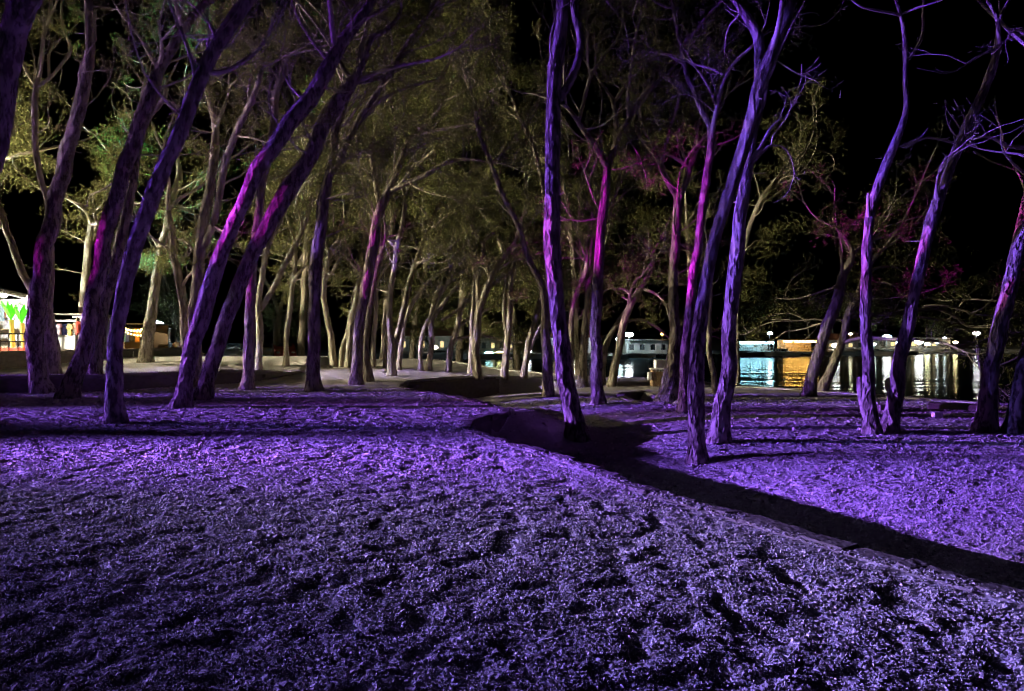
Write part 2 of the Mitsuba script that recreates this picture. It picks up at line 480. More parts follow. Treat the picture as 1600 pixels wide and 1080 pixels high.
rs = np.random.default_rng(3)
wall1 = thing('retaining_wall', 'low winding stone retaining wall snaking across the gravel towards the camera', 'wall')


def zup(c):
    return float(ground_z(np.array([c[0]]), np.array([c[1]]))[0])


def upper_z(path, side):
    t = np.gradient(path, axis=0)
    t /= np.linalg.norm(t, axis=1, keepdims=True)
    q = path + np.stack([-t[:, 1], t[:, 0]], 1) * side * 0.45
    return ground_z(q[:, 0], q[:, 1])


obj('masonry', strip(shifted(W1[::4], -0.02), 0.28, -1.5, -0.07, 1.0), 'stone', wall1)
wb = W1[np.argmax(W1[:, 1] > 26.3):]
obj('masonry', strip(shifted(wb[::3], -0.36), 0.62, -1.5, -0.03, 1.0), 'stone', wall1)
cap_stones(wall1, W1[20:], 1.0, 0.26, lambda c: -0.010, 0.14, 0.40, 'stone', rs)
wall2 = thing('retaining_wall', 'short curved stone wall round the dark hollow beside the litter bin', 'wall')
obj('masonry', strip(W2[::4], 0.28, -1.1, -0.31, -1.0), 'stone', wall2)
cap_stones(wall2, W2, -1.0, 0.3, lambda c: -0.28, 0.32, 0.6, 'stone', rs)
wall3 = thing('retaining_wall', 'long dark low wall of the terrace behind the leaning trees at left', 'wall')
uz = np.maximum(upper_z(W3[::5], 1.0), 0.1)
obj('masonry', strip(shifted(W3[::5], -0.34), 0.62, -0.3, uz + 0.0, 1.0), 'stone', wall3)
cap_stones(wall3, shifted(W3, -0.36)[W3[:, 0] > -20], 1.0, 0.60, lambda c: 0.02 + float(np.interp(c[0], W3[::5, 0], uz)), 0.5, 0.9, 'stone', rs)
wall4 = thing('retaining_wall', 'pale promenade wall in front of the lit stalls', 'wall')
W4B = W4[W4[:, 1] < 47.5]
obj('masonry', strip(shifted(W4B[::5], -0.34), 0.66, 0.2, 1.16, 1.0), 'stone', wall4)
w4v = W4[(W4[:, 1] > 22.5) & (W4[:, 1] < 47)]
cap_stones(wall4, shifted(w4v, -0.36), 1.0, 0.66, lambda c: 1.2, 0.8, 1.2, 'stone', rs)
QV = QUAYC[(QUAYC[:, 1] > 10) & (QUAYC[:, 1] < 75)]
quay = thing('quay_wall', 'pale concrete quay edge along the near side of the harbour water', 'wall')
obj('quay_face', strip(QV, 0.5, -2.0, upper_z(QV, 1.0) + 0.03, 1.0), 'concrete', quay)

# ------------------------------------------------------------------ trees


def frames(p):
    t = np.gradient(p, axis=-2)
    t /= np.linalg.norm(t, axis=-1, keepdims=True) + 1e-12
    mean = np.abs(t.mean(-2))
    ref = np.eye(3)[np.argmin(mean, -1)]
    n = np.cross(t, ref[..., None, :] if ref.ndim > 1 else ref)
    n /= np.linalg.norm(n, axis=-1, keepdims=True) + 1e-12
    return t, n, np.cross(t, n)


def tube(p, rad, sides, bark=0.0, seed=0):
    """One limb: rings along the points p with radii rad; bark = relative depth of its furrows."""
    _, n, b = frames(p)
    th = np.linspace(0, 2 * np.pi, sides, endpoint=False)
    s = np.concatenate([[0], np.cumsum(np.linalg.norm(np.diff(p, axis=0), axis=1))])
    R = np.repeat(rad[:, None], sides, 1)
    if bark:
        q = np.stack([np.cos(th)[None] * R * 20 + 0 * s[:, None], np.sin(th)[None] * R * 20 + 0 * s[:, None], np.repeat(s[:, None] * 3.6, sides, 1)], -1)
        q[..., :2] += (meshkit.noise(q * np.array([0.3, 0.3, 0.8]) + 40, seed)[..., None] - 0.5) * 0.6
        h = meshkit.fbm(q, 3, seed)
        R = R * (1 + bark * (ss(0.34, 0.60, h) - 0.6) + 0.05 * (meshkit.noise(q * np.array([.12, .12, .35]) + 9, seed) - 0.5))
    v = p[:, None] + R[..., None] * (np.cos(th)[None, :, None] * n[:, None] + np.sin(th)[None, :, None] * b[:, None])
    m, k = len(p), sides
    i, j = np.meshgrid(np.arange(m - 1), np.arange(k), indexing='ij')
    a, c = i * k + j, i * k + (j + 1) % k
    f = np.stack([a, c, c + k, a + k], -1).reshape(-1, 4)
    f = np.vstack([f[:, [0, 1, 2]], f[:, [0, 2, 3]]])
    v = np.vstack([v.reshape(-1, 3), p[-1:] + (p[-1:] - p[-2:-1]) * 0.15, p[:1]])
    e = np.arange(k)
    f = np.vstack([f, np.stack([(m - 1) * k + e, (m - 1) * k + (e + 1) % k, np.full(k, m * k)], 1), np.stack([(e + 1) % k, e, np.full(k, m * k + 1)], 1)])
    return v, f


def tubes(P, R, sides=4):
    """Many thin twigs at once: P (n, k, 3), R (n, k)."""
    _, n, b = frames(P)
    th = np.linspace(0, 2 * np.pi, sides, endpoint=False)
    v = P[:, :, None] + R[:, :, None, None] * (np.cos(th)[None, None, :, None] * n[:, :, None] + np.sin(th)[None, None, :, None] * b[:, :, None])
    N, m = P.shape[:2]
    i, j = np.meshgrid(np.arange(m - 1), np.arange(sides), indexing='ij')
    a, c = i * sides + j, i * sides + (j + 1) % sides
    f = np.stack([a, c, c + sides, a + sides], -1).reshape(-1, 4)
    f = np.vstack([f[:, [0, 1, 2]], f[:, [0, 2, 3]]])
    return v.reshape(-1, 3), (f[None] + (np.arange(N) * m * sides)[:, None, None]).reshape(-1, 3)


def join(parts):
    v, f, o = [], [], 0
    for a, b in parts:
        v.append(a)
        f.append(b + o)
        o += len(a)
    return np.vstack(v), np.vstack(f)


def unit(v):
    return v / (np.linalg.norm(v, axis=-1, keepdims=True) + 1e-12)


def grow(o, d, r0, levels, r, kids=3, length=42.0, up=0.10, bend=0.20, spread=0.75):
    """Branches from the points o along d with radii r0; returns the twigs (points, radii) and the places where needles sit."""
    K, out, seats = 6, [], []
    for lv in range(levels):
        N = len(o)
        if not N:
            break
        L = r0 * length * r.uniform(0.7, 1.3, N) + 0.25
        P = np.zeros((N, K, 3))
        P[:, 0] = o
        dd = unit(d)
        w = r.normal(0, 1, (N, 3))
        for k in range(1, K):
            dd = unit(dd + bend * (w * 0.6 + r.normal(0, 0.7, (N, 3))) + np.array([0, 0, up]))
            P[:, k] = P[:, k - 1] + dd * (L / (K - 1))[:, None]
        taper = np.linspace(1, 0.45, K)
        R = np.maximum(r0[:, None] * taper, 0.004)
        out.append((P, R))
        last = lv == levels - 1
        if lv >= levels - 2:
            seats += [P[:, 3], P[:, 4], P[:, 5]]
        if last:
            break
        no, nd, nr = [], [], []
        for c in range(kids):
            tt = r.uniform(0.35, 1.0, N) * (K - 1) if c else np.full(N, K - 1.0)
            i0 = np.clip(tt.astype(int), 0, K - 2)
            fr = tt - i0
            idx = np.arange(N)
            no.append(P[idx, i0] * (1 - fr)[:, None] + P[idx, i0 + 1] * fr[:, None])
            dir_ = unit(P[idx, i0 + 1] - P[idx, i0])
            nd.append(unit(dir_ + spread * (0.4 if c == 0 else 1.0) * unit(r.normal(0, 1, (N, 3)))))
            nr.append(r0 * (0.5 if c == 0 else r.uniform(0.34, 0.5, N)))
        o, d, r0 = np.concatenate(no), np.concatenate(nd), np.concatenate(nr)
    return out, (np.concatenate(seats) if seats else np.zeros((0, 3)))


def tufts(P, r, blades=6, length=0.13, width=0.012, spread=0.12):
    """Sprays of needle-like blades round the places P."""
    n = len(P) * blades
    c = np.repeat(P, blades, 0) + r.normal(0, spread, (n, 3)) * np.array([1, 1, 0.7])
    d = unit(r.normal(0, 1, (n, 3)) + np.array([0, 0, 0.35]))
    s = unit(np.cross(d, r.normal(0, 1, (n, 3))))
    L = length * r.uniform(0.6, 1.35, n)[:, None]
    w = width * r.uniform(0.7, 1.3, n)[:, None]
    v = np.stack([c - s * w, c + s * w, c + d * L], 1).reshape(-1, 3)
    return v, np.arange(3 * n).reshape(-1, 3)


def clump_seats(cl, depth, r, dens, dspread=0.7):
    """Needle places filling uneven puffs given as (px, py, radius px) about a depth."""
    out = []
    for x, y, q in cl:
        D = depth + r.normal(0, 0.06 * depth * dspread)
        c, rad = at(x, y, D), q * D / FPX
        n = int(dens * rad ** 2.2) + 6
        u = unit(r.normal(0, 1, (n, 3))) * (r.uniform(0.15, 1, (n, 1)) ** 0.45)
        lump = meshkit.noise(u * 2.3 + r.uniform(0, 90, 3), 4)
        u = u * (0.55 + 0.75 * lump[:, None])
        keep = r.random(n) < 0.35 + 1.1 * ss(0.25, 0.6, meshkit.noise(u * 4.0 + r.uniform(0, 90, 3), 5))
        out.append(c + (u * rad * np.array([1.05, 1.0, 0.72]))[keep])
    return np.concatenate(out)


def pts(s):
    return np.array([[float(a) for a in w.split(',')] for w in s.split()])


tree_no = [0]
tri_count = [0]


def tree(label, stems, group=None, base=None, lean=None, levels=3, kids=3, tips=True, needles=1.0, clumps='', cdens=70, fine=1.0, depth=None, twigs=None, up=0.10, stubs=0, dspread=0.7, name='pine_tree'):
    """A pine. stems: 'x,y,w ...' outlines of trunk and limbs measured on the photograph (w = width); the trunk's first point is its foot on the
    ground, and each limb starts on the trunk or an earlier limb. Everything is turned into metres at the distance of the foot."""
    tree_no[0] += 1
    r = np.random.default_rng(100 + tree_no[0])
    t = thing(name, label, 'tree', group)
    done, ends = [], []
    tr = pts(stems[0])
    if depth is None:
        foot, D = ground_hit(tr[0, 0], tr[0, 1])
    else:
        D = depth
        foot = at(tr[0, 0], tr[0, 1], D)
        foot[2] = zup(foot)
    lean = r.uniform(-0.10, 0.10) if lean is None else lean
    for si, s in enumerate(stems):
        a = pts(s)
        if si == 0:
            ztop = (tr[0, 1] - a[:, 1]) * D / FPX
            dep = D + lean * ztop + 0.25 * np.sin(ztop * 0.9 + r.uniform(0, 6)) * ss(0, 2, ztop)
            p = np.array([at(x, y, d) for (x, y, _), d in zip(a, dep)])
            p[0] = foot
            rad = a[:, 2] * dep / FPX / 2
        else:
            best = None
            for q, qr, qpx, qd in done:
                i = int(np.argmin(np.hypot(qpx[:, 0] - a[0, 0], qpx[:, 1] - a[0, 1])))
                e = np.hypot(*(qpx[i] - a[0, :2]))
                if best is None or e < best[0]:
                    best = (e, q[i], qd[i])
            run = np.concatenate([[0], np.cumsum(np.hypot(*np.diff(a[:, :2], axis=0).T))]) * D / FPX
            sl = r.uniform(0.25, 0.6) * r.choice([-1, 1])
            dep = best[2] + sl * run
            p = np.array([at(x, y, d) for (x, y, _), d in zip(a, dep)])
            if best[0] < 25:
                p[0] = best[1]
            rad = a[:, 2] * dep / FPX / 2
        if a[-1, 1] < 8:                                   # leaves the picture at the top: goes on upwards
            e = p[-1] - p[-2]
            e = e / np.linalg.norm(e)
            n_more = 3
            for k in range(n_more):
                e = unit(e + np.array([0.05, 0, 0.12]) + r.normal(0, 0.12, 3))
                p = np.vstack([p, p[-1] + e * r.uniform(0.9, 1.3)])
                rad = np.append(rad, rad[-1] * 0.8)
        L = np.concatenate([[0], np.cumsum(np.linalg.norm(np.diff(p, axis=0), axis=1))])
        step = (0.055 if si == 0 else 0.075) * max(1, D / 15) / fine
        n = max(6, int(L[-1] / step))
        u = np.linspace(0, L[-1], n)
        P = PchipInterpolator(L, p)(u)
        k5 = np.ones(5) / 5
        for _ in range(2):
            P[2:-2] = np.stack([np.convolve(P[:, i], k5, 'valid') for i in range(3)], 1)
        R = np.interp(u, L, rad)
        wob = np.stack([meshkit.noise(np.stack([u * 1.3, u * 0 + 7 * i + tree_no[0], u * 0 + si], 1), 2) - 0.5 for i in range(3)], 1)
        P = P + wob * (R * 0.4)[:, None] * ss(0, 0.5, u)[:, None]
        if si == 0:
            R = R * (1 + 0.33 * np.exp(-u / 0.20))
            P[0, 2] -= 0.15
        sides = int(np.clip(34 * 15 / D, 12, 34)) if si == 0 else int(np.clip(20 * 15 / D, 7, 18))
        m = tube(P, R, sides, 0.11 if D < 35 else 0.09, tree_no[0] * 7 + si)
        rel = P - CAM
        dd = rel @ FWD
        qpx = np.stack([800 + FPX * rel[:, 0] / dd, 540 - FPX * (rel @ UPV) / dd], 1)
        done.append((P, R, qpx, dd))
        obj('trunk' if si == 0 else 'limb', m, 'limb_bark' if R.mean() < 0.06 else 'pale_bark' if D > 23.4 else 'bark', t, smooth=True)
        tri_count[0] += len(m[1])
        ends.append((P, R))
    # twigs from the ends and the upper sides of trunk and limbs
    o, d, r0 = [], [], []
    for P, R in ends:
        e = unit(P[-1] - P[-3])
        if tips:
            for _ in range(2):
                o.append(P[-1]); d.append(unit(e + r.normal(0, 0.35, 3))); r0.append(R[-1] * 0.75)
        m = twigs if twigs is not None else 4
        top = P[:, 2].max()
        ok = np.nonzero(P[:, 2] > max(3.2, 0.5 * top))[0]
        for i in (r.choice(ok, m) if len(ok) and m else []):
            tang = unit(P[min(i + 1, len(P) - 1)] - P[i - 1])
            o.append(P[i]); d.append(unit(tang * 0.7 + unit(r.normal(0, 1, 3)))); r0.append(min(0.35 * R[i], 0.045) * r.uniform(0.6, 1.1))
    parts, seats = [], np.zeros((0, 3))
    if o:
        br, seats = grow(np.array(o), np.array(d), np.maximum(np.array(r0), 0.012), levels, r, kids, up=up)
        parts += [tubes(P, R, 5 if i == 0 else 4 if i == 1 else 3) for i, (P, R) in enumerate(br)]
    if stubs:
        P, R = ends[0]
        i = r.integers(int(len(P) * 0.25), int(len(P) * 0.9), stubs)
        q = unit(r.normal(0, 1, (stubs, 3)) * np.array([1, 1, 0.35]))
        LL = r.uniform(0.08, 0.35, (stubs, 1)) + R[i][:, None]
        S = P[i][:, None] + (q * LL)[:, None] * np.linspace(0, 1, 4)[None, :, None]
        S[:, :, 2] += np.linspace(0, 0.05, 4) ** 1
        parts.append(tubes(S, np.repeat(np.array([[0.014, 0.012, 0.010, 0.007]]), stubs, 0), 4))
    if parts:
        m = join(parts)
        tri_count[0] += len(m[1])
        stuff_part(obj('twigs', m, 'limb_bark', t, smooth=True))
    if D < 17.5:
        needles = min(needles, 0.2)
    sd = [seats[r.random(len(seats)) < needles]] if needles else []
    bl = 5
    if clumps:
        sd.append(clump_seats(pts(clumps), D, r, cdens, dspread))
    sd = np.concatenate(sd) if sd else np.zeros((0, 3))
    if len(sd):
        wd = max(0.011, 0.00055 * D)
        m = tufts(sd, r, bl, max(0.14, 0.0062 * D), wd, max(0.10, 0.0042 * D))
        tri_count[0] += len(m[1])
        stuff_part(obj('crown', m, 'needles', t))
    return t, done


NEAR = 'tall pines with bare trunks rising from the gravel'
# --- left group
tree('dark leaning trunk cut by the top left corner of the photo', ['-95,705,44 -70,520,42 -40,330,40 -8,190,40 18,67,38 42,0,36'], levels=2, depth=12.5, needles=0.4)
tree('far left pine with two stems, one tilting left and one forked going straight up',
     ['81,584,24 78,540,23 75,520,20 78,490,12 77,470,11 80,420,10 80,370,9 75,313,9 62,277,9 56,233,9 55,187,9 57,137,9 65,95,7 68,60,6 72,45,6 78,20,5 79,0,5',
      '76,520,16 66,490,14 55,465,13 42,438,12 24,400,11 8,350,10 -10,300,9 -30,250,7', '57,137,7 47,120,6 36,100,6 30,83,5 28,60,3', '66,137,6 80,122,5 96,100,5 113,80,5 104,58,4 97,33,4 97,0,3',
      '80,122,4 76,105,4 75,90,4 79,75,3 88,66,2', '72,45,4 60,28,3 50,13,3 40,-10,2', '72,42,4 84,15,3 90,0,3'], kids=2)
tree('far left pine with a curved base and a magenta patch on its upper stem',
     ['67,614,30 58,570,25 55,530,26 57,505,27 60,470,26 63,440,25 71,390,24 79,355,24 86,320,23 98,267,22 112,213,21 125,160,19 136,117,17 141,77,14 138,40,12 138,0,11'], kids=2, stubs=8, lean=-0.05)
tree('leaning pine with bent foot beside the curved far left pine, forked high up',
     ['105,622,30 116,588,26 124,570,24 136,520,22 143,473,21 150,440,22 158,407,23 171,340,22 186,287,22 211,213,22 237,147,22 249,110,17 267,77,15 290,40,13 320,7,12 345,-10,10',
      '248,112,8 240,95,7 233,83,6 222,65,5 207,43,5 190,22,4 177,3,3', '248,108,7 252,85,6 253,63,5 248,50,4 247,40,4 254,20,3 257,0,3', '283,45,8 278,22,7 273,0,6', '253,63,4 263,50,3 277,38,3 284,20,2'], kids=2, stubs=10)
tree('slim dark pine leaning right just behind the fork of two bent trunks at left',
     ['147,603,22 149,575,21 153,540,20 158,490,19 165,462,20 173,440,19 189,373,17 197,340,14 210,267,13 218,225,12 226,190,11 240,172,9 253,160,8 259,145,6 258,133,5', '224,195,9 222,165,8 224,140,7 226,125,4'], kids=2, stubs=6)
tree('straight violet pine nearest the camera on the left, leaning right with no low limbs',
     ['182,661,30 181,640,27 181,607,25 182,540,21 184,507,21 192,457,22 205,407,23 222,357,23 247,283,24 270,233,22 295,167,22 317,117,22 343,67,21 367,27,21 386,0,20',
      '328,118,9 345,115,8 363,107,7 382,95,6 400,83,5 415,60,4', '329,80,8 325,70,7 327,62,3', '343,67,9 334,52,7 329,38,5'], kids=2, stubs=8, lean=0.02)
tree('pale beige sunlit looking trunk standing on the terrace near the stalls, leaning right',
     ['228,566,22 230,545,19 234,507,18 238,470,15 242,440,14 249,410,15 254,390,15 265,340,14 264,325,14 272,303,13 279,283,12 279,262,9 277,247,6',
      '262,318,8 262,300,7 252,282,6 247,272,5 235,264,4 223,263,3', '268,316,7 280,323,6 292,330,5 303,334,3', '256,308,6 245,312,5 232,314,4'],
     clumps='300,235,32 255,212,26 322,280,24 230,270,18 268,332,20 292,372,26 330,330,24 345,260,26 300,290,22 225,412,24 240,405,26 258,412,24 212,416,20 270,408,20 232,410,24 250,408,26 220,405,20 262,402,20', cdens=70, levels=2)
tree('slender beige trunk leaning left behind the pair of magenta streaked pines',
     ['297,585,12 293,555,13 289,520,13 287,483,13 283,450,13 277,423,12 272,395,11 270,373,11 266,350,10 262,330,9', '283,452,5 294,430,4 306,420,3', '270,375,5 283,372,4 297,385,3'], levels=2, clumps='270,400,20 235,395,18 250,360,24', cdens=45)
tree('dark pine dividing low into two slim stems behind the magenta streaked pair',
     ['307,604,17 306,570,16 305,540,17 304,490,18 309,440,18 314,390,17 317,360,17 326,300,15 336,233,14 338,203,11 330,167,11 324,133,11 322,105,9 320,80,7 312,50,5',
      '313,395,12 325,372,11 334,350,11 343,300,12 351,265,11 359,233,11 377,187,11 393,160,10 402,133,9 410,105,7', '338,203,7 345,180,6 352,165,5 358,140,4', '393,160,6 388,140,5 392,118,4 405,100,3', '322,105,6 332,90,5 340,70,4 338,50,3'],
     clumps='370,60,40 335,20,38 392,112,34 352,185,32 420,150,34 300,60,25', cdens=40, twigs=6)
tree('left of the two magenta streaked pines leaning steeply right over the terrace',
     ['283,636,28 286,620,25 291,590,22 302,540,24 315,490,26 332,440,25 351,390,22 369,340,21 385,303,21 403,262,23 426,230,23 450,198,24 473,167,25 507,117,23 530,77,20 545,53,18 560,33,17 581,0,13',
      '526,82,9 521,65,9 517,33,8 514,0,7', '507,95,6 495,75,5 480,53,4 468,35,4 460,17,3 455,0,3', '562,32,7 585,23,6 613,3,5', '545,60,5 552,40,4 549,20,3 536,2,3'], kids=2, stubs=8, lean=0.03)
tree('right of the two magenta streaked pines leaning steeply right, forked at the top',
     ['317,624,27 323,600,24 330,573,23 344,523,22 362,473,23 381,423,22 400,385,23 418,360,23 448,300,27 483,247,24 505,200,23 522,167,25 546,133,22 553,122,15 565,102,12 573,85,10 577,63,9 595,52,8 613,40,6 627,13,5',
      '549,128,9 543,117,9 537,106,8 530,97,8 526,85,8', '552,127,11 580,125,8 607,120,7 625,90,5 640,80,4', '556,120,9 562,95,8 565,70,7 572,45,6 575,15,5 580,0,4', '560,125,8 600,110,6 640,100,5 680,92,4 712,78,3'], kids=3, stubs=8, lean=0.03)
tree('violet footed pine between the leaning magenta pair and the upright purple trunk',
     ['386,608,20 387,590,17 388,557,17 391,507,16 393,440,15 397,390,13 403,340,12 407,300,13 418,250,12 427,200,12 429,165,12 431,145,12 441,117,11 446,83,11 455,50,8 462,30,7 464,5,5',
      '430,150,6 418,138,5 405,132,5 395,120,3', '441,120,7 455,105,6 465,92,5 470,75,3', '455,52,5 470,62,4 478,75,3'],
     clumps='440,55,46 402,28,40 474,112,36 405,200,26', cdens=36, twigs=6)
tree('dark upright pine with violet foot in the middle left, forking at half height',
     ['491,611,24 491,590,21 491,540,19 491,473,18 494,430,20 496,407,19 500,360,18 502,340,18 505,320,18 508,300,17 513,272,14 518,252,13 522,233,13 524,207,14 532,180,12 538,160,10 540,140,8',
      '514,276,11 528,257,11 543,220,11 557,193,11 573,167,10 592,143,9 607,117,8 627,83,7 643,57,6 667,27,5 680,10,4', '558,192,7 580,170,6 606,148,5 640,136,4 680,125,3', '607,117,6 600,90,5 605,60,4 600,30,3', '528,256,6 540,248,5 556,242,4'],
     clumps='600,60,44 560,30,40 650,110,40', cdens=34, twigs=8)
tree('forked dark trunk right of the upright purple pine with long bare limbs reaching right',
     ['557,601,20 557,580,18 559,540,16 563,490,16 573,440,17 582,390,17 589,345,15 597,320,15 607,300,13 613,287,11 620,267,10 630,240,10 643,213,9 656,200,8 667,193,7 680,180,6 692,160,4',
      '607,302,9 633,287,8 667,273,8 700,253,7 727,248,5 755,252,3', '592,325,10 588,285,9 582,253,9 580,233,8 585,205,7 598,180,6 607,155,5', '582,250,7 572,235,6 557,210,5 545,190,4', '643,213,6 665,208,5 700,200,4 740,193,3', '628,245,6 660,225,5 690,215,4'],
     clumps='640,190,45 700,230,45 660,130,45', cdens=34, twigs=8)
tree('short leaning stem tucked close behind the forked dark trunk at mid left',
     ['576,596,16 574,580,14 571,553,11 573,530,10 577,490,9 582,457,9 590,423,8 597,390,8 597,367,7 592,355,6', '597,390,5 604,370,4 600,345,3'], kids=2, clumps='600,330,28', cdens=14)
tree('slender pine splitting low into a V of two stems, left of centre',
     ['612,587,14 612,570,13 613,547,13 611,528,10 608,490,10 610,457,9 615,427,9 620,390,8 623,373,8 630,340,7 633,310,5',
      '614,548,10 618,533,10 627,497,9 635,463,9 645,423,9 657,390,8 670,357,7 677,340,6 690,310,5', '621,388,5 613,383,5 603,370,4 597,357,3', '652,413,5 667,405,4 685,398,3', '671,355,4 685,350,3 700,335,3'],
     clumps='640,290,36 690,300,36', cdens=40)
tree('thin bowed stem arching right, first to the right of the low V shaped pine', ['622,578,9 625,555,8 627,533,8 630,510,7 643,477,7 667,443,7 685,428,6 697,420,5 715,410,3'], kids=2, clumps='720,400,26', cdens=14)
tree('pale slim forked pine on the crest right of the magenta streaked pair',
     ['404,578,11 405,545,11 406,507,11 404,485,10 407,450,9 413,407,9 423,373,9 437,347,8 450,318,6', '406,486,9 417,470,9 437,430,9 453,400,9 470,367,8 480,340,8 486,315,6 488,285,5', '470,367,5 472,345,4 463,325,4', '437,347,4 444,330,3 447,310,3'],
     clumps='440,330,34 470,295,32 412,310,24 430,380,20 478,250,28', cdens=34)
tree('thin straight pale stem between the slim forked pine and the upright purple trunk', ['447,571,9 447,545,8 450,507,8 455,457,7 462,407,7 462,395,7 458,370,5 450,345,4', '463,395,5 464,370,4 468,345,3', '456,440,4 470,420,4 482,415,3'], kids=2, clumps='455,280,28 470,330,22', cdens=30)
tree('pale crooked pine just right of the upright purple trunk, its limbs spreading at mid height',
     ['522,573,12 520,550,11 517,527,10 511,493,9 505,465,9 507,445,9 510,420,10 513,400,9 521,388,9 533,372,8 540,350,6', '511,440,7 522,425,6 530,400,6 545,380,5', '505,460,6 498,440,5 486,420,4 470,415,3', '514,398,6 508,380,5 510,360,4'], clumps='530,330,30 520,285,30 555,350,24', cdens=34)
tree('pale leaning stem close left of the forked dark trunk, second of three', ['532,573,9 533,555,8 536,535,8 543,520,8 550,487,7 560,450,7 565,417,7 570,390,6'], kids=2, clumps='575,360,24', cdens=20)
tree('pale leaning stem close left of the forked dark trunk, touching its base', ['543,574,10 545,550,9 549,505,9 553,480,8 560,440,7 566,400,6 568,370,5'], kids=2, clumps='560,310,24', cdens=20)
tree('pale upright stem close right of the forked dark trunk', ['583,574,8 583,540,8 585,515,8 587,490,7 588,440,7 592,410,6 597,385,5', '588,445,4 600,420,4 612,410,3'], kids=2, clumps='610,350,26', cdens=40)
tree('short thin stem just left of the low V shaped pine', ['602,574,6 601,555,6 600,535,6 602,500,5 606,470,4'], kids=2, levels=2, twigs=2)
tree('thin pale stem, left one of a close pair right of the bowed stem', ['657,579,8 657,560,7 657,540,7 663,513,7 672,497,6 682,470,5 690,440,4'], kids=2, clumps='690,400,24', cdens=40)
tree('pale stem whose two curving limbs reach up right, right one of a close pair',
     ['668,579,10 672,558,9 675,540,9 673,507,9 677,480,9 687,457,9 703,437,8 707,417,7 700,400,6 697,385,4', '680,500,7 690,480,7 710,450,6 730,430,6 732,410,5 728,390,3', '703,437,5 720,425,4 742,418,3'], clumps='730,370,34 690,350,34', cdens=40)
tree('grey stem leaning right with a long branch, left of the bare tree in the centre',
     ['700,581,10 702,560,9 703,547,9 713,517,9 717,493,8 722,475,6 735,455,5', '708,530,6 725,527,5 745,523,4 765,525,4 780,532,3', '714,512,6 726,502,5 740,493,4', '690,500,6 713,487,5 730,470,5 745,460,4'], kids=3, clumps='750,440,28', cdens=40)
tree('slim brown trunk half hidden behind the bare tree in the centre', ['735,584,9 736,565,8 737,540,8 738,500,7 740,460,6 741,420,5'], kids=2)
tree('bare pine with candelabra fork standing in the centre of the photo',
     ['748,596,15 746,585,14 743,557,12 744,530,12 745,507,12 750,483,12 758,457,11 767,433,10 783,407,9 800,387,8 812,362,6', '747,490,9 747,457,8 743,423,8 745,400,7 743,380,7 737,353,6 740,330,4', '766,435,7 758,407,7 753,380,6 760,372,5 767,367,5 778,358,4 784,345,3', '753,380,5 742,368,5 736,355,3', '760,455,6 775,440,5 790,435,4 800,420,3'],
     clumps='770,320,38 820,340,34 730,310,34', cdens=20)
tree('purple tinted double stemmed pine right of the central bare tree',
     ['788,588,12 789,570,11 790,557,11 793,523,10 796,490,9 797,470,8 798,440,8 803,410,7 813,390,6 820,365,5', '792,530,8 788,490,7 788,457,7 793,427,6 797,410,5 790,385,4'], clumps='815,330,32', cdens=20)
tree('brown trunk with a low fork by the water left of the big violet pine', ['818,588,11 820,575,10 823,553,10 828,527,10 838,497,9 843,473,8 850,450,6', '824,556,6 832,535,6 842,515,5 850,500,4'], kids=3, clumps='850,420,30', cdens=40)
tree('dark pine beside the big violet one, its upper stem bending far to the left',
     ['857,619,18 856,600,17 855,573,16 853,523,15 852,490,13 850,460,11 842,435,10 827,407,9 817,377,9 807,347,8 800,333,8 783,300,8 767,253,7 750,213,7 744,185,6 743,160,4',
      '852,480,9 856,430,8 857,380,8 851,310,8 847,283,8 833,233,8 820,200,7 813,187,6 800,153,6 788,122,5 780,103,4 768,80,3', '767,253,4 785,240,4 800,220,3', '813,187,5 800,180,4 788,170,3', '820,200,4 838,170,4 845,130,3'], stubs=4)
tree('big violet pine right of centre, tall and almost straight, forking near the top',
     ['901,684,34 898,665,29 893,640,27 885,590,27 878,540,25 871,490,23 867,440,25 863,390,26 862,340,25 862,300,24 862,267,23 863,200,23 865,150,22 870,100,23 874,67,21 878,33,20 880,0,19',
      '870,165,14 878,150,14 890,130,13 903,93,12 908,65,12 906,45,13 900,30,13 898,0,12'], kids=2, stubs=5, lean=0.02)
tree('pine with a bright magenta band, forking wide above, just right of the big violet pine',
     ['936,631,20 934,600,18 932,573,18 931,523,17 932,473,17 935,407,16 938,370,14 941,333,15 945,305,14 948,283,13 949,265,12 960,233,10 965,217,9 962,187,8 960,163,7 953,148,6 947,140,5 938,128,5 932,117,4',
      '948,266,11 940,243,11 923,220,10 907,197,9 895,178,8 885,168,7', '904,190,7 911,165,6 915,147,6 923,117,6 940,95,6 954,75,5 967,60,5 972,40,4 973,10,3', '966,215,9 976,195,8 987,180,8 1003,150,8 1033,123,7 1046,112,6 1057,103,5 1065,80,4', '963,160,6 973,140,6 993,113,5 1018,83,5 1025,60,4', '983,185,7 980,157,6 985,110,5 991,70,5 996,45,4', '922,118,4 917,92,4 918,60,3', '967,60,4 990,62,3 1030,78,3'], lean=0.0)
tree('brownish trunk behind the pine with the magenta band, leaning right', ['910,604,16 911,585,14 912,557,13 915,507,12 918,473,11 922,430,10 927,390,9 928,345,8 926,330,7 913,313,6 893,293,6 878,277,5', '912,325,5 905,335,4 890,330,3', '927,380,6 945,350,5 960,320,5 966,280,4 975,262,3', '928,340,5 936,310,4 930,285,3'], kids=3)
tree('thin dark crooked stem between the big violet pine and the magenta banded one', ['893,602,10 892,560,10 892,520,9 895,483,8 907,443,8 917,417,8 917,390,7 923,363,6 930,345,4', '917,400,5 905,380,4 902,360,3'], kids=3)
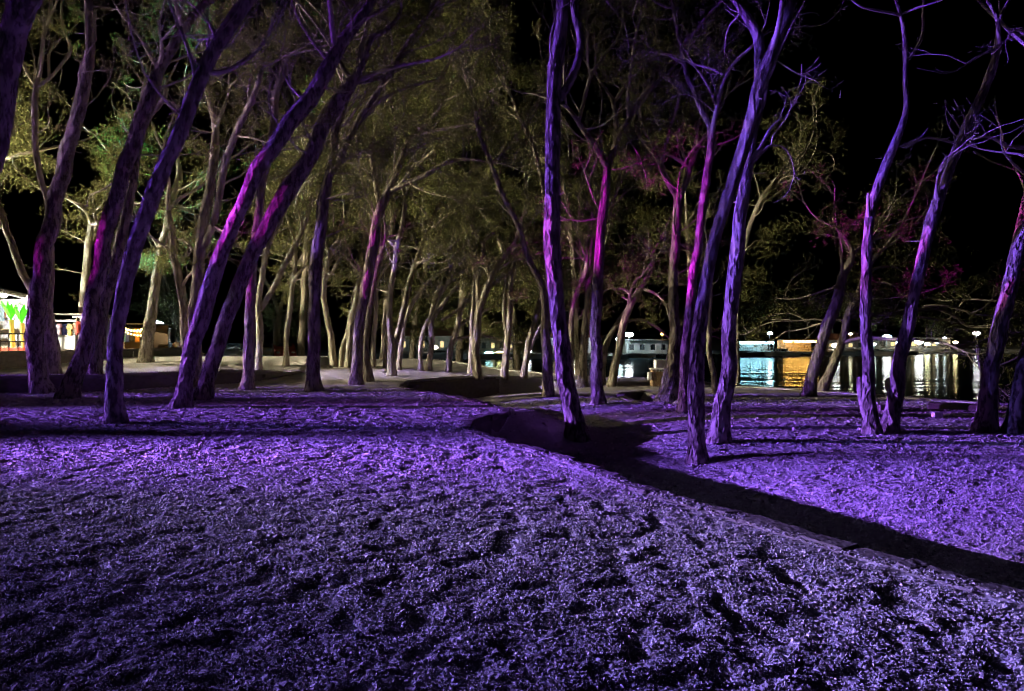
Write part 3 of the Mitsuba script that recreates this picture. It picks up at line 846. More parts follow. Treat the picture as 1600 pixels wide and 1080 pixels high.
tree('violet pine leaning right by the water with gnarled dark upper limbs',
     ['955,604,14 957,590,13 960,573,13 967,540,12 973,507,12 982,483,12 990,468,12 997,457,11 1013,433,9 1020,423,8 1018,400,7 1022,390,6 1027,383,5 1040,372,4', '984,480,6 983,467,6 984,450,5 985,447,5 995,435,4 1003,432,3', '976,503,6 995,498,5 1012,502,5 1030,513,5 1040,523,4', '1000,455,6 1015,452,5 1030,460,4 1040,478,3', '1017,428,5 1034,425,4 1048,432,3', '990,468,5 975,450,4 960,448,3 945,455,3'],
     clumps='992,420,36 962,462,30 1030,470,30 1012,500,22 932,440,26 1050,430,24 975,395,30 940,490,22 1035,395,28', cdens=46)
tree('brown stem leaning right across the water, joined against the violet waterside pine', ['941,600,10 941,585,10 943,565,10 947,540,9 960,513,9 970,497,8 978,485,6'], kids=2, tips=False, twigs=0)
tree('thick footed pine in front of the litter bin, splitting into two thin limbs',
     ['1043,629,36 1045,612,30 1048,590,26 1054,540,20 1055,515,17 1054,490,16 1052,440,14 1055,390,14 1058,340,14 1060,317,13 1057,303,10 1047,290,10 1037,270,10 1033,257,9 1025,243,7 1017,235,6 1000,217,6 993,200,5 990,190,5',
      '1060,316,11 1067,297,10 1072,283,9 1080,257,9 1085,240,8 1090,230,7 1100,217,5 1110,195,4', '1035,258,7 1037,240,7 1045,207,6 1052,180,6 1060,163,5 1063,150,4 1055,135,3', '1077,265,6 1063,250,6 1045,242,5 1030,233,4', '1089,232,5 1088,210,4 1093,187,4 1102,170,3', '1000,217,4 1003,190,3 1000,165,3'], stubs=4)
tree('pine with a magenta middle and a wide fork, close behind the front right violet pair',
     ['1067,644,19 1068,620,17 1069,590,16 1072,540,15 1075,507,14 1078,473,14 1085,423,14 1093,373,13 1097,335,13 1104,283,13 1111,233,12 1111,205,11 1107,190,9 1100,180,9 1087,147,8 1073,117,8 1067,87,8 1064,67,8 1057,40,7 1049,0,6',
      '1112,212,8 1115,193,8 1120,167,8 1127,133,7 1133,117,7 1150,93,6 1170,80,5 1185,60,4', '1067,72,5 1087,50,5 1103,27,5 1130,0,4', '1066,100,5 1055,93,4 1047,88,3', '1128,120,5 1118,108,4 1105,106,4 1083,100,3', '1120,170,4 1105,130,4 1090,110,3', '1050,15,4 1035,10,4 1022,2,3'], stubs=4, kids=2, twigs=3)
tree('nearest violet pine right of centre, forking into two thick limbs at the top',
     ['1090,722,30 1089,705,26 1087,657,25 1086,607,25 1088,557,23 1094,507,22 1102,457,19 1111,407,19 1122,357,18 1131,325,19 1140,300,20 1153,250,20 1170,200,20 1180,160,22 1186,135,22 1196,110,21 1206,85,20 1216,60,18 1227,33,17 1237,0,16',
      '1183,140,17 1187,100,16 1189,67,16 1183,48,15 1174,35,14 1165,22,13 1150,0,12', '1203,95,10 1212,60,9 1219,30,8 1222,0,7'], kids=2, levels=2, twigs=1, stubs=5, lean=0.0)
tree('dark blue violet pine leaning right, crossing behind the nearest violet pine',
     ['1121,691,36 1125,670,29 1130,640,26 1137,590,24 1139,540,22 1143,490,21 1147,440,22 1152,390,22 1155,345,20 1162,300,18 1169,260,15 1174,235,12 1180,200,10 1192,165,8 1198,130,6', '1172,250,9 1183,240,8 1188,233,7 1193,222,6 1200,205,5 1215,190,3', '1170,258,7 1182,250,6 1194,232,5 1205,228,4'], kids=2, levels=2, twigs=0, stubs=4)
tree('thin grey stem between the two front violet pines and the water', ['1118,614,9 1116,595,9 1112,573,9 1107,540,8 1108,507,7 1110,470,6 1112,440,5'], kids=2, levels=2)
tree('left trunk of the twin pines at right, purple with a broken stump',
     ['1363,677,24 1361,655,21 1358,623,19 1357,573,17 1353,507,16 1352,440,16 1354,390,15 1359,340,14 1365,312,14 1372,290,14 1382,262,14 1393,233,13 1407,200,11 1416,167,8 1416,150,8 1414,133,8 1415,100,7 1414,60,7 1410,35,6 1407,20,6 1400,0,5',
      '1357,664,13 1351,645,13 1346,625,12 1343,605,10 1342,590,6', '1356,345,6 1356,325,6 1357,302,4', '1408,22,5 1395,21,5 1380,18,5 1362,15,4 1350,13,4 1336,6,3 1328,-4,3', '1416,100,5 1428,82,5 1440,60,5 1443,45,4 1442,33,4 1443,0,3', '1411,22,4 1425,14,4 1440,10,3 1458,5,2'], kids=2, levels=2, twigs=0, tips=False,
     needles=0.0)
tree('right trunk of the twin pines at right, dark and leaning right',
     ['1390,674,26 1392,655,23 1397,623,22 1405,573,20 1416,523,19 1425,473,17 1436,423,18 1448,373,17 1460,333,19 1477,283,14 1496,233,15 1517,183,15 1540,133,13 1553,100,13 1559,67,9 1560,37,6 1552,15,5 1537,-6,5',
      '1466,318,8 1463,300,7 1463,292,4', '1560,40,5 1566,20,5 1577,0,4', '1553,75,4 1535,85,3 1510,100,3', '1500,228,4 1480,220,4 1450,215,3'], kids=2, levels=2, twigs=1, stubs=4, needles=0.2)
tree('thick furrowed violet trunk at right with a magenta upper part',
     ['1539,674,32 1540,655,28 1541,623,26 1548,573,22 1561,523,23 1572,473,22 1582,423,21 1592,373,19 1600,335,18 1612,290,17 1625,230,15 1640,170,14 1650,120,12', '1627,226,9 1600,230,8 1575,228,6 1547,213,5 1520,218,3', '1640,170,8 1615,70,6 1590,43,5 1582,50,3', '1620,255,6 1595,240,4 1560,238,3 1530,232,2', '1615,280,6 1590,262,5 1570,240,3'], kids=2, levels=2, twigs=0)
tree('dark violet trunk cut by the right edge of the photo', ['1582,676,26 1585,655,24 1590,623,22 1600,573,20 1613,523,19 1628,460,18 1645,380,16 1660,300,14'], kids=2, levels=2, twigs=0)
tree('lilac trunk at the water edge leaning right, first of the two waterside pines at right',
     ['1263,619,20 1267,600,18 1273,573,17 1284,540,16 1293,507,17 1306,473,17 1315,440,14 1328,407,12 1332,395,8 1327,380,7 1318,372,6 1312,362,5', '1317,438,5 1316,420,5 1314,405,3', '1328,400,6 1345,385,5 1360,372,4'],
     clumps='1300,360,36 1340,335,32 1290,330,22', cdens=30)
tree('orange lit waterside trunk with low limbs spreading right over the water',
     ['1283,612,16 1290,593,15 1300,573,14 1313,540,12 1324,500,12 1333,473,11 1343,453,10 1352,430,8 1365,405,7 1380,390,6',
      '1324,505,6 1310,500,5', '1328,495,7 1345,494,7 1360,492,7 1407,488,7 1440,484,7 1465,481,6 1478,488,6 1490,493,5 1508,508,4', '1440,484,5 1455,475,5 1472,478,4 1500,482,4 1515,490,3', '1313,538,7 1330,531,6 1347,528,6 1400,530,5 1440,531,4 1467,533,4 1490,542,4 1510,551,3', '1407,489,4 1440,496,4 1480,500,3', '1345,450,5 1370,440,4 1400,445,3 1410,465,3', '1352,430,5 1385,415,4 1405,420,3'],
     clumps='1342,402,36 1402,350,44 1442,390,40 1382,312,34 1482,402,34 1345,450,24 1385,470,26 1400,430,30 1520,500,26 1500,470,24', cdens=38, twigs=3)
# --- pines behind
BG = 'pines standing farther back'
tree('pine behind the far left stall, its lit green crown at the left edge', ['-75,600,20 -65,480,18 -50,380,16 -25,300,12 5,250,8'], depth=34, clumps='20,222,44 60,250,28 0,265,34 30,172,36 62,205,24 62,140,26 -20,220,40 85,262,18 40,285,18', cdens=130, levels=2)
tree('pine with the brightest yellow green crown, above the bent trunks at left', ['122,590,12 136,520,12 151,440,11 165,370,11 180,305,10 188,255,7'], depth=28, clumps='176,212,26 192,250,30 202,190,24 165,258,20 216,232,20 180,288,20 205,276,22 150,235,15', cdens=260, levels=2)
tree('pine with a dark green crown low above the stalls, behind the bent trunks at left', ['128,590,14 130,480,13 136,400,11 142,350,8'], depth=39, clumps='140,335,38 170,368,32 120,310,26 115,370,24 190,400,22 155,300,26', cdens=55, levels=2)
tree('teal lit bushy pine behind the cool white lamp among the stalls', ['282,575,14 278,520,12 270,490,8'], depth=66, clumps='258,470,28 276,498,24 240,455,22 228,482,18 285,460,22 262,440,22 290,520,20', cdens=42, levels=2)
tree('low bushy pine in the dark behind the parked cars', ['430,600,12 432,530,11 436,490,9'], depth=56, clumps='430,500,26 460,520,26 410,480,22 445,460,26 480,480,24 500,520,22', cdens=32, levels=2)
tree('broad crowned pine far behind the upright purple trunk', ['470,600,12 474,480,11 480,380,10 484,300,8 490,240,6', '482,330,6 510,290,5 530,250,4', '484,300,5 455,265,4 440,220,3'], depth=50, clumps='430,300,26 460,260,32 500,230,34 530,260,30 545,300,26 480,320,28 420,250,28 515,340,24 445,200,30', cdens=75)
tree('tall pine far behind the forked dark trunk, canopy spreading over the middle left', ['600,600,12 604,480,11 610,380,10 616,300,9 622,220,7', '612,340,6 580,290,5 560,240,4', '616,300,6 660,250,5 700,220,4', '622,230,5 640,180,4 660,140,3'], depth=52, clumps='560,240,34 600,200,40 650,180,40 700,215,36 630,260,36 680,290,34 590,300,28 720,170,34 560,160,34 660,330,26 610,120,40 680,110,38 540,120,40 500,150,36 580,60,44 640,30,46 700,60,48 730,20,44', cdens=75)
tree('tall pine far behind the central bare tree, canopy reaching to the top of the photo', ['716,600,12 722,480,11 728,380,10 734,300,9 740,230,7', '728,360,6 700,320,5 690,280,4', '734,300,6 770,260,5 790,220,4', '738,240,5 720,190,4 700,150,3'], depth=55, clumps='700,330,34 740,280,38 780,240,36 720,210,36 790,300,34 760,350,30 690,260,32 810,200,32 740,150,36 700,80,40 660,40,38 770,110,34 600,40,46 560,90,40 640,90,46 700,140,44 520,60,40 750,60,44 820,120,30', cdens=65)
tree('olive green low branching pine by the water behind the purple double stem', ['812,600,12 806,540,11 800,480,10 795,430,8', '803,510,5 780,500,4 765,510,3', '800,480,5 825,460,4 845,465,3'], depth=50, clumps='780,470,30 810,440,34 840,480,28 770,520,26 800,520,26 830,410,30 760,440,26 850,430,26 790,400,28 745,500,22 820,545,18', cdens=80)
tree('dark bushy pine far behind the low V shaped pine', ['640,600,12 645,540,11 650,490,9'], depth=58, clumps='640,480,30 670,500,26 620,510,24 690,470,26 650,440,28 600,480,22 655,530,20 710,500,22', cdens=70, levels=2)
tree('pine with a dark olive crown behind the magenta banded pine', ['905,600,11 900,500,10 896,420,9 890,350,7', '898,450,5 920,410,4 940,390,3', '893,380,5 870,350,4 850,330,3'], depth=52, clumps='880,340,30 910,300,32 850,320,28 930,360,28 960,330,28 880,400,26 910,430,24 950,280,28 860,260,28 1000,350,26', cdens=50)
tree('pine with faint brown crown behind the fork of the thick footed pine', ['1085,600,10 1082,500,9 1078,420,8 1072,350,6'], depth=50, clumps='1070,340,28 1040,360,26 1010,330,26 1020,290,28 1060,280,26 1030,220,30 980,260,26 1100,330,20 1180,520,22 1160,460,24 1180,430,24', cdens=40)
tree('pine with a faint grey crown between the front violet pair and the twin pines', ['1150,610,11 1152,480,10 1160,400,9 1185,320,7 1205,290,5', '1185,320,5 1230,290,4 1255,250,3', '1190,312,5 1235,265,4 1262,232,3 1272,200,2', '1235,262,3 1268,232,3 1300,243,2'], depth=46, clumps='1235,230,34 1265,200,26 1220,290,26 1290,250,28 1250,150,28 1210,190,24 1212,385,30 1205,360,26 1238,352,26 1190,395,22', cdens=16, needles=0.3)
tree('pine with drooping foliage over the water at the right edge', ['1665,640,20 1650,560,18 1630,500,16 1620,440,12', '1640,530,7 1600,520,6 1560,525,5 1530,535,4', '1630,490,6 1590,470,5 1550,470,4', '1636,515,6 1590,560,5 1550,575,4'], depth=27, clumps='1540,500,32 1582,540,34 1500,490,26 1570,470,38 1530,565,26 1590,500,30 1555,600,18 1590,590,22 1480,520,18 1600,440,30', cdens=44, levels=2)

# ------------------------------------------------------------------ stalls and the promenade at left
PZ = 1.12


def P3(px, py, D):
    return at(px, py, D)


# stall at the far left edge: posts, cloth roof, back wall with shelves, hanging clothes, lamps
st = thing('market_stall', 'brightly lit market stall with pale cloth awning at the left edge of the photo', 'stall')
a, b = P3(-70, 440, 33), P3(58, 470, 33)
c, d = P3(-70, 432, 37), P3(52, 462, 37)
aw = trimesh.Trimesh(np.vstack([[a, b, d, c], np.array([a, b, d, c]) - [0, 0, 0.06]]), [[0, 1, 2], [0, 2, 3], [4, 6, 5], [4, 7, 6], [0, 4, 5], [0, 5, 1], [1, 5, 6], [1, 6, 2], [2, 6, 7], [2, 7, 3], [3, 7, 4], [3, 4, 0]])
obj('awning', aw, 'cloth_grey', st)
for px in (-60, 54):
    for D in (33.1, 36.8):
        q = P3(px, 500, D)
        obj('post', rod((q[0], q[1], PZ), (q[0], q[1], P3(px, 466 if px > 0 else 441, D)[2]), 0.05), 'grey_metal', st)
bw = P3(-5, 500, 36.6)
obj('back_wall', box(bw[0], bw[1], PZ + 1.35, 3.7, 0.06, 2.7), 'cloth_grey', st)
r4 = np.random.default_rng(12)
for i in range(3):
    obj('shelf', box(bw[0], bw[1] - 0.3, PZ + 0.5 + 0.62 * i, 3.5, 0.5, 0.04), 'wood', st)
for i in range(15):
    m = ['cloth_white', 'cloth_pink', 'cloth_yellow', 'cloth_blue', 'cloth_orange'][i // 3]
    q = (bw[0] - 1.6 + 3.2 * r4.random(), bw[1] - 0.3, PZ + 0.52 + 0.62 * (i % 3))
    h = r4.uniform(0.12, 0.3)
    single('packet', soft_box(q[0], q[1], q[2] + h / 2, r4.uniform(0.1, 0.22), 0.15, h, r4.uniform(-0.3, 0.3), 0.02), m, f'{m[6:]} packet on the {["bottom", "middle", "top"][i % 3]} shelf of the brightly lit stall at the left edge', 'packet', 'packets on the left stall shelves')


def garment(key, c, w, h, m, lab, cat_, grp=None):
    """A shirt on a hanger: body with shoulders and two short sleeves."""
    x, y, z = c
    out = [(-.5, 0), (.5, 0), (.5, .7), (.78, .52), (.9, .66), (.55, 1.0), (.15, 1.0), (0, .92), (-.15, 1.0), (-.55, 1.0), (-.9, .66), (-.78, .52), (-.5, .7)]
    pg = shapely.Polygon([(p[0] * w * 0.62, (p[1] - 1) * h) for p in out])
    me = trimesh.creation.extrude_polygon(pg, 0.05, engine='earcut')
    me.apply_transform(trimesh.transformations.rotation_matrix(math.pi / 2, [1, 0, 0]))
    me.apply_translation((x, y, z))
    return single(key, me, m, lab, cat_, grp)


for i, (px, py, m, nm) in enumerate([(38, 478, 'cloth_blue', 'deep blue'), (18, 474, 'cloth_white', 'white'), (2, 476, 'cloth_cyan', 'pale blue'), (28, 476, 'cloth_white', 'cream')]):
    garment('hanging_shirt', P3(px, py, 33.6 + 0.15 * i), 0.5, 0.8, m, f'{nm} shirt hanging under the awning of the left edge stall', 'shirt')
for i, (px, py) in enumerate([(47, 465), (6, 462)]):
    q = P3(px, py, 33.3)
    l = thing('stall_lamp', ['glaring white lamp at the right end of the left edge awning', 'glaring white lamp at the left edge of the photo under the awning'][i], 'lamp')
    obj('bulb', ball(q, (0.17, 0.12, 0.12), 2), 'white_paint', l, **emit((1, 0.95, 0.85), 6, 0.2))
    obj('holder', rod(q + [0, 0, 0.1], q + [0, 0, 0.28], 0.03), 'dark_metal', l)
# lit plastic palm with a red glowing base
pal = thing('plastic_palm', 'glowing green plastic palm with yellow trunk and red lit base beside the left stall', 'decoration')
for j, (px, py) in enumerate([(17, 500), (34, 505)]):
    q, f0 = P3(px, py, 29.6), P3(px + 4, 560, 29.6)
    f0[2] = PZ
    obj('trunk', rod(f0, q, 0.09, 10), 'cloth_yellow', pal, **emit((1.0, 0.65, 0.1), 0.5, 0.05))
    for k in range(7):
        an = k * 2 * math.pi / 7 + j
        u_ = np.linspace(0, 1, 6)
        L = 0.26 + 0.10 * (k % 3)
        cx = q[0] + np.cos(an) * L * u_
        cy = q[1] + np.sin(an) * L * u_
        cz = q[2] + 0.85 * u_ - 0.20 * u_ ** 2 + (0.12 if k % 2 else 0.0) * u_
        wv = 0.10 * np.sin(np.pi * np.clip(u_ * 0.9 + 0.08, 0, 1))
        nx, ny = -np.sin(an), np.cos(an)
        v = np.vstack([np.column_stack([cx + nx * wv, cy + ny * wv, cz]), np.column_stack([cx, cy, cz + 0.03]), np.column_stack([cx - nx * wv, cy - ny * wv, cz]), np.column_stack([cx, cy, cz - 0.015])])
        f = []
        for s_ in range(5):
            for (A, B) in ((0, 1), (1, 2), (2, 3), (3, 0)):
                f += [[A * 6 + s_, B * 6 + s_, B * 6 + s_ + 1], [A * 6 + s_, B * 6 + s_ + 1, A * 6 + s_ + 1]]
        obj('leaf', (v, np.array(f)), 'plastic_green', pal, **emit((0.10, 1.0, 0.02), 0.75, 0.05))
q = P3(24, 552, 29.6)
obj('base', soft_box(q[0], q[1], PZ + 0.12, 1.1, 0.5, 0.24, 0, 0.05), 'cloth_red', pal, **emit((1.0, 0.06, 0.02), 1.2, 0.1))
# railing on the promenade wall
rl = thing('railing', 'thin dark metal railing on the promenade wall at the left edge', 'railing')
rp = [P3(px, 556, D) for px, D in ((-60, 27.4), (-30, 27.7), (0, 28.0), (14, 28.2), (28, 28.4), (42, 28.6), (56, 28.8), (70, 29))]
for z in (0.72, 0.40):
    for A, B in zip(rp[:-1], rp[1:]):
        obj('rail', rod((A[0], A[1], 1.2 + z), (B[0], B[1], 1.2 + z), 0.022, 6), 'dark_metal', rl)
for A in rp:
    obj('post', rod((A[0], A[1], 1.15), (A[0], A[1], 1.95), 0.026, 6), 'dark_metal', rl)
# second stall: flat roof frame, goods hanging in the light
st2 = thing('market_stall', 'second stall from the left under a flat dark roof frame, hung with goods', 'stall')
x0, x1 = P3(84, 500, 37)[0], P3(136, 500, 37)[0]
y0, y1 = 37.0, 40.5
zr = P3(100, 491, 37)[2]
obj('roof', box((x0 + x1) / 2, (y0 + y1) / 2, zr, x1 - x0 + 0.3, y1 - y0, 0.08), 'roof_dark', st2)
obj('fascia', box((x0 + x1) / 2, y0 - 0.04, zr - 0.35, x1 - x0, 0.04, 0.12), 'cloth_white', st2)
obj('back_wall', box((x0 + x1) / 2, y1 - 0.1, (PZ + zr) / 2, x1 - x0, 0.05, zr - PZ), 'pale_wall', st2)
obj('counter', soft_box((x0 + x1) / 2, y0 + 0.6, PZ + 0.42, x1 - x0 - 0.1, 0.7, 0.84, 0, 0.03), 'cloth_white', st2)
for xx in (x0, x1):
    obj('post', rod((xx, y0, PZ), (xx, y0, zr), 0.045), 'dark_metal', st2)
cols = ['cloth_pink', 'cloth_blue', 'cloth_white', 'cloth_orange', 'cloth_white', 'cloth_yellow', 'cloth_cyan', 'cloth_black', 'cloth_white']
nmz = ['pink', 'blue', 'white', 'orange', 'cream', 'yellow', 'pale blue', 'black', 'ivory']
for i in range(9):
    garment('hanging_shirt', (x0 + 0.15 + (x1 - x0 - 0.3) * i / 8, y0 + 0.25 + 0.1 * (i % 3), zr - 0.45 - 0.06 * (i % 2)), 0.3, 0.62, cols[i], f'{nmz[i]} garment hanging in the second stall from the left', 'garment')
for i in range(8):
    single('trinket', ball((x0 + 0.3 + (x1 - x0 - 0.6) * i / 7, y0 + 0.55, PZ + 0.95), (0.09, 0.09, 0.13), 1), ['cloth_blue','cloth_orange','cloth_yellow','cloth_black','cloth_pink','cloth_white','pale_wall','cloth_cyan'][i], f'{["blue","orange","yellow","black","pink","white","cream","pale blue"][i]} souvenir, number {i + 1} from the left on the second stall counter', 'souvenir', 'souvenirs on the second stall counter', smooth=True)
lp = thing('stall_lamp', 'white strip lamp under the flat roof of the second stall', 'lamp')
obj('tube', box((x0 + x1) / 2, y0 + 1.2, zr - 0.12, 1.2, 0.07, 0.05), 'white_paint', lp, **emit((1, 0.93, 0.8), 15, 0.3))
# third stall with warm string of bulbs
st3 = thing('market_stall', 'third stall from the left behind the violet pine, under warm fairy lights', 'stall')
x0, x1 = P3(160, 500, 42)[0], P3(226, 500, 42)[0]
y0, y1 = 42.0, 45.0
zr = P3(190, 506, 42)[2]
obj('roof', box((x0 + x1) / 2, (y0 + y1) / 2, zr, x1 - x0 + 0.2, y1 - y0, 0.08), 'roof_dark', st3)
obj('back_wall', box((x0 + x1) / 2, y1 - 0.1, (PZ + zr) / 2, x1 - x0, 0.05, zr - PZ), 'wood', st3)
obj('counter', soft_box((x0 + x1) / 2, y0 + 0.5, PZ + 0.4, x1 - x0, 0.6, 0.8, 0, 0.03), 'wood', st3)
for xx in (x0, x1):
    obj('post', rod((xx, y0, PZ), (xx, y0, zr), 0.045), 'wood', st3)
for i, (px, m, nm) in enumerate([(166, 'cloth_red', 'red'), (172, 'cloth_cyan', 'pale blue'), (194, 'cloth_cyan', 'light blue'), (199, 'cloth_blue', 'dark blue'), (207, 'cloth_black', 'black'), (215, 'cloth_orange', 'tan')]):
    garment('hanging_shirt', (P3(px, 500, 41.9)[0], 41.9, zr - 0.25 - 0.05 * (i % 2)), 0.42, 0.8, m, f'{nm} shirt hanging from the third stall from the left', 'shirt')
fl = thing('string_lights', 'warm golden fairy lights strung beside the beige trunk', 'lights')
bulbs = []
wires = []
for (ax, ay, bx, by) in ((188, 515, 232, 512), (190, 517, 230, 524), (192, 512, 228, 517)):
    n = 9
    pr = None
    for k_ in range(n):
        u_ = k_ / (n - 1)
        q = P3(ax + (bx - ax) * u_, ay + (by - ay) * u_ + 3.0 * math.sin(math.pi * u_), 41.4)
        bulbs.append(ball(q, 0.055, 1))
        if pr is not None:
            wires.append(rod(pr, q, 0.012, 4))
        pr = q
obj('wire', cat(wires), 'dark_metal', fl)
stuff_part(obj('bulb', cat(bulbs), 'white_paint', fl, **emit((1.0, 0.62, 0.16), 15, 0.3)))
# cool lamp on a post
lp = thing('street_lamp', 'cool white street lamp glaring beside the beige trunk', 'lamp')
q = P3(246, 508, 58)
obj('post', rod((q[0] - 0.15, q[1], zup(q)), (q[0] - 0.15, q[1], q[2]), 0.05), 'grey_metal', lp)
obj('head', ball(q, (0.52, 0.4, 0.34), 2), 'white_paint', lp, **emit((0.72, 0.95, 1.0), 26, 0.2))
lamp_point('cool_lamp_glow', q + [0.2, 1.2, 0.0], (0.62, 0.93, 1.0), 130, 0.3)
# pale kiosk under that lamp
ks = thing('kiosk', 'small pale kiosk under the cool white street lamp', 'kiosk')
q = P3(240, 530, 60)
KZ = zup(q)
obj('body', soft_box(q[0], q[1] + 0.8, KZ + 1.3, 1.5, 1.3, 2.6, 0, 0.03), 'white_paint', ks)
obj('roof', soft_box(q[0], q[1] + 0.8, KZ + 2.67, 1.6, 1.6, 0.12, 0, 0.03), 'grey_metal', ks)
obj('shutter', box(q[0], q[1] + 0.135, KZ + 1.6, 0.9, 0.04, 0.9), 'grey_metal', ks)
obj('shelf', box(q[0], q[1] - 0.02, KZ + 1.05, 1.1, 0.3, 0.05), 'grey_metal', ks)
# sign plates on the promenade wall
for i, (px, py, s_) in enumerate(((204, 552, 10), (266, 549, 6))):
    D = 36.5 if i == 0 else 44
    xw = float(np.interp(D, W4[200:, 1], W4[200:, 0]))
    q = P3(px, py, D)
    w_ = s_ * D / FPX
    sg = thing('sign_plate', ['square white sign plate with a ring emblem below the fairy lights', 'small white notice plate on the dark wall right of the beige trunk'][i], 'sign')
    obj('plate', soft_box(q[0], q[1], q[2], w_, 0.05, w_ * 1.15, 0, 0.01), 'white_paint', sg)
    obj('post', rod((q[0], q[1] + 0.05, zup(q)), (q[0], q[1] + 0.05, q[2]), 0.03, 6), 'dark_metal', sg)
    if i == 0:
        an = trimesh.creation.annulus(r_min=w_ * 0.2, r_max=w_ * 0.29, height=0.02, sections=20)
        an.apply_transform(trimesh.transformations.rotation_matrix(math.pi / 2, [1, 0, 0]))
        an.apply_translation((q[0], q[1] - 0.03, q[2]))
        obj('emblem', an, 'wood', sg)


# people: one continuous body each, clothes over it
def hull_chain(bones, step=0.1):
    import manifold3d as m3
    out = None
    for (pa, ra), (pb, rb) in bones:
        sa = m3.Manifold.sphere(ra, 8).translate(tuple(map(float, pa)))
        sb = m3.Manifold.sphere(rb, 8).translate(tuple(map(float, pb)))
        h = m3.Manifold.batch_hull([sa, sb])
        out = h if out is None else out + h
    me = out.refine_to_length(step).to_mesh()
    t_ = trimesh.Trimesh(me.vert_properties[:, :3], me.tri_verts)
    trimesh.smoothing.filter_taubin(t_, iterations=6)
    return t_


def person(label, px, D, face, top, trousers, hair_m='hair', h=1.72, arm=0.0):
    key = thing('person', label, 'person')
    q = P3(px, 540, D)
    z = zup(q)
    s = h / 1.72
    X = lambda x, y, zz: np.array([x * s, y * s, zz * s])
    bones = [((X(0, 0, .95), .15 * s), (X(0, 0, 1.38), .165 * s)), ((X(-.17, 0, 1.40), .065 * s), (X(.17, 0, 1.40), .065 * s)), ((X(0, 0, 1.40), .06 * s), (X(0, -.01, 1.53), .055 * s)),
             ((X(0, -.015, 1.60), .088 * s), (X(0, -.01, 1.66), .085 * s)), ((X(0, -.09, 1.585), .02 * s), (X(0, -.10, 1.61), .014 * s)), ((X(-.085, 0, 1.61), .02 * s), (X(.085, 0, 1.61), .02 * s))]
    top_b, leg_b = [bones[0], bones[1]], []
    for sd in (-1, 1):
        el = X(.27 * sd, -.06 - .1 * arm, 1.12)
        ha = X(.25 * sd, -.12 - .28 * arm, .90 + .28 * arm)
        bones += [((X(.2 * sd, 0, 1.38), .052 * s), (el, .042 * s)), ((el, .040 * s), (ha, .028 * s))]
        top_b.append(((X(.2 * sd, 0, 1.38), .06 * s), (el, .05 * s)))
        for k_ in range(4):
            bones.append(((ha, .014 * s), (ha + X(.012 * (k_ - 1.5), -.03 - .02 * arm, -.085 - .006 * (k_ % 2)), .008 * s)))
        bones.append(((ha, .014 * s), (ha + X(-.03 * sd, -.03, -.04), .009 * s)))
        kn, an = X(.1 * sd, -.02 * sd, .5), X(.11 * sd, .06 * sd, .09)
        bones += [((X(.09 * sd, 0, .92), .085 * s), (kn, .058 * s)), ((kn, .056 * s), (an, .04 * s)), ((an + X(0, .03, -.04), .038 * s), (an + X(0, -.14, -.05), .032 * s))]
        leg_b += [((X(.09 * sd, 0, .92), .1 * s), (kn, .072 * s)), ((kn, .070 * s), (an, .055 * s))]
    hb = [((X(0, .02, 1.66), .096 * s), (X(0, .035, 1.58), .085 * s))]
    for nm, bn, m in (('body', bones, 'skin'), ('shirt', [((a_, ra + .015), (b_, rb + .015)) for (a_, ra), (b_, rb) in top_b], top), ('trousers', leg_b, trousers), ('hair', hb, hair_m)):
        me = hull_chain(bn, 0.1)
        me.apply_transform(trimesh.transformations.rotation_matrix(face, [0, 0, 1]))
        me.apply_translation((q[0], q[1], z))
        obj(nm, me, m, key, smooth=True)


person('person in a pale blue top standing by the cool white lamp', 243, 57.0, 0.5, 'cloth_cyan', 'cloth_black')
person('person in a white top, leftmost of the little crowd beyond the dark wall', 258, 61.5, 0.9, 'cloth_white', 'cloth_blue', h=1.66)
person('person in a dark top between two others beyond the dark wall', 266, 60.0, -0.6, 'cloth_black', 'cloth_blue')
person('person in an orange top beyond the dark wall', 275, 62.0, 0.2, 'cloth_orange', 'cloth_black', h=1.78)
person('person in a pink top, rightmost of the little crowd beyond the dark wall', 284, 61.0, -1.2, 'cloth_pink', 'cloth_white', h=1.68, arm=0.8)
person('person in a red top browsing at the second stall', 122, 35.8, 3.0, 'cloth_red', 'cloth_black', arm=0.9)


